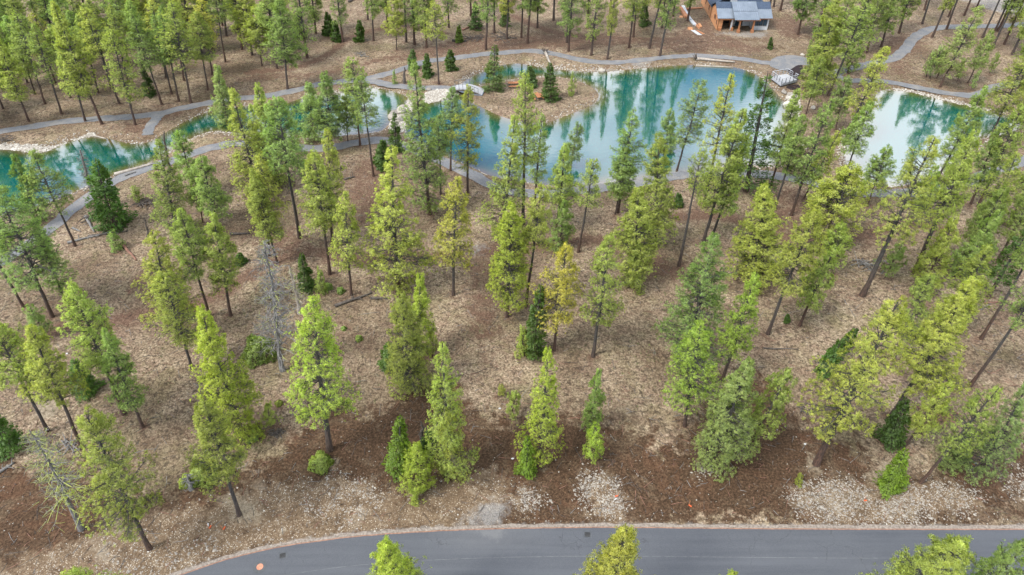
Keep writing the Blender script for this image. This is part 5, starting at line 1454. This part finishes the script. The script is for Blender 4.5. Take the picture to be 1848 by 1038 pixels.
# ------------------------------------------------------------------ sticks and small plants as loose ground cover
def litter():
    q = np.random.RandomState(77); n = 11000
    y = q.uniform(28, 165, n); x = q.uniform(-1, 1, n) * (y * .74 + 26)
    ok = (water_sd(x, y) < -1) & (flat_mask(x, y) > .4); x, y = x[ok], y[ok]; n = len(x)
    a = q.uniform(0, 6.28, n); L_ = np.abs(q.normal(0, .35, n)) + .18; z = height(x, y) + .03
    d = np.stack([np.cos(a), np.sin(a), q.uniform(-.05, .12, n)], 1) * L_[:, None]; p = np.stack([x, y, z], 1)
    V, F = tubes(np.stack([p - d, p + d * .1 + q.normal(0, .04, (n, 3)), p + d], 1), np.tile([[.028, .022, .010]], (n, 1)), 3)
    fm = np.repeat(q.choice([0, 0, 1, 2], n), 6)
    me = make_mesh('fallen_twigs', V, [F], False, [M_DARKLOG, M_DEADWOOD, M_REDWOOD], fm); tag(link('fallen_twigs', me), 'fallen twigs scattered over the forest floor', kind='stuff')
    # low dry tufts
    n = 16000; y = 27 + 140 * q.rand(n) ** 1.3; x = q.uniform(-1, 1, n) * (y * .74 + 26)
    ok = (water_sd(x, y) < -1.2) & (flat_mask(x, y) > .5) & (rough_mask(x, y, SOIL, 1.6, 1.3) < .4) & (fbm(x, y, 6, 3) > .47); x, y = x[ok], y[ok]; n = len(x)
    k = 9; rep = np.repeat(np.arange(n), k); m = len(rep); p = np.stack([x, y, height(x, y)], 1)[rep] + np.stack([q.normal(0, .07, m), q.normal(0, .07, m), np.zeros(m)], 1)
    d = unit(np.stack([q.normal(0, .6, m), q.normal(0, .6, m), np.ones(m)], 1)); hgt = q.uniform(.08, .24, m); s = unit(np.cross(d, q.normal(size=(m, 3)))) * .028
    V = np.stack([p - s, p + s, p + d * hgt[:, None]], 1).reshape(-1, 3)
    fm = np.repeat(q.choice([0, 0, 0, 1, 2], n), k)
    ms = [simple_mat('dry_grass', (.22, .17, .10, 1), (.48, .40, .27, 1), 1, .9), simple_mat('green_grass', (.07, .10, .025, 1), (.16, .19, .06, 1), 1, .9), simple_mat('brown_grass', (.08, .055, .04, 1), (.18, .13, .09, 1), 1, .9)]
    me = make_mesh('dry_grass_tufts', V, [np.arange(3 * m).reshape(-1, 3)], False, ms, fm); tag(link('dry_grass_tufts', me), 'dry straw coloured grass tufts on the forest floor', kind='stuff')
litter()

# ------------------------------------------------------------------ labels that single out each tree
def zone(t):
    px_, py = to_px(t['X'], t['Y'], 0); tx_ = to_px(t['X'] + math.tan(t['lean']) * t['H'], t['Y'], t['H'])[0]
    if max(px_, tx_) < 0: return 'outside the picture beyond the left edge'
    if min(px_, tx_) > 1848: return 'outside the picture beyond the right edge'
    if py > 1040: return 'with its foot beyond the road'
    if py > 900: return 'in the stony verge'
    if py > 795: return 'on the churned soil by the road' if px_ > 480 else 'above the verge at lower left'
    if py > 690: return 'near the upper edge of the churned soil'
    if py > 575: return 'on the dry slope below the dirt track' if px_ < 1150 else 'on the right-hand lower slope'
    if py > 470: return 'beside the brown dirt track' if px_ < 1150 else 'on the right-hand middle slope'
    if py > 365: return 'between dirt track and near path' if px_ < 1150 else 'below the near path at right'
    if py > 235: return 'on the near shore of the left pond' if px_ < 480 else ('on the near pond shore' if px_ < 1450 else 'beside the right-hand pond')
    if 836 < px_ < 1085 and py > 132: return 'on the island'
    if px_ < 470: return 'in the dense stand above the left pond' if py > 135 else 'at the top of the left stand'
    if px_ < 830: return 'behind the left fork of paths'
    if px_ < 1250: return 'above the big pond' if py > 60 else 'at the top edge above the big pond'
    if px_ < 1480: return 'around the unfinished house'
    return 'by the winding path at upper right'
ORD = ['first', 'second', 'third', 'fourth', 'fifth', 'sixth', 'seventh', 'eighth', 'ninth', 'tenth', 'eleventh', 'twelfth', 'thirteenth', 'fourteenth', 'fifteenth', 'sixteenth', 'seventeenth', 'eighteenth', 'nineteenth', 'twentieth']
def describe(t):
    n = {'pine_tree': 'pine', 'pine_sapling': 'young pine', 'fir_tree': 'fir', 'fir_sapling': 'small fir', 'shrub': 'shrub'}[t['kind']]
    s = ''
    if t['kind'] in ('pine_tree', 'fir_tree'): s = 'tall ' if t['H'] > 19 else ('short ' if t['H'] < 11 else '')
    if t['kind'] == 'pine_tree':
        if t['cf'] >= .4: s += 'bare-stemmed '
        elif t['w'] / t['H'] > .34: s += 'broad '
        elif t['w'] / t['H'] < .22: s += 'slender '
    return s + TWORD[t['tone']] + ' ' + n
byk = {}
for t in TREES: byk.setdefault((describe(t), zone(t)), []).append(t)
for (ds, zn), L_ in byk.items():
    L_.sort(key=lambda t: to_px(t['X'], t['Y'], 0)[0])
    for i, t in enumerate(L_):
        if len(L_) == 1: lb = ds + ' ' + zn
        elif len(L_) == 2: lb = ('left' if i == 0 else 'right') + ' one of two: ' + ds + ' ' + zn
        else: lb = ORD[i] + ' from left: ' + ds + ' ' + zn
        cat = {'pine_tree': 'pine tree', 'pine_sapling': 'young pine', 'fir_tree': 'fir tree', 'fir_sapling': 'young fir', 'shrub': 'shrub'}[t['kind']]
        tag(t['o'], lb, cat, {'pine_tree': 'pines of the open forest', 'pine_sapling': 'young pines', 'fir_tree': 'dark firs among the pines', 'fir_sapling': 'young firs', 'shrub': 'green shrubs'}[t['kind']])
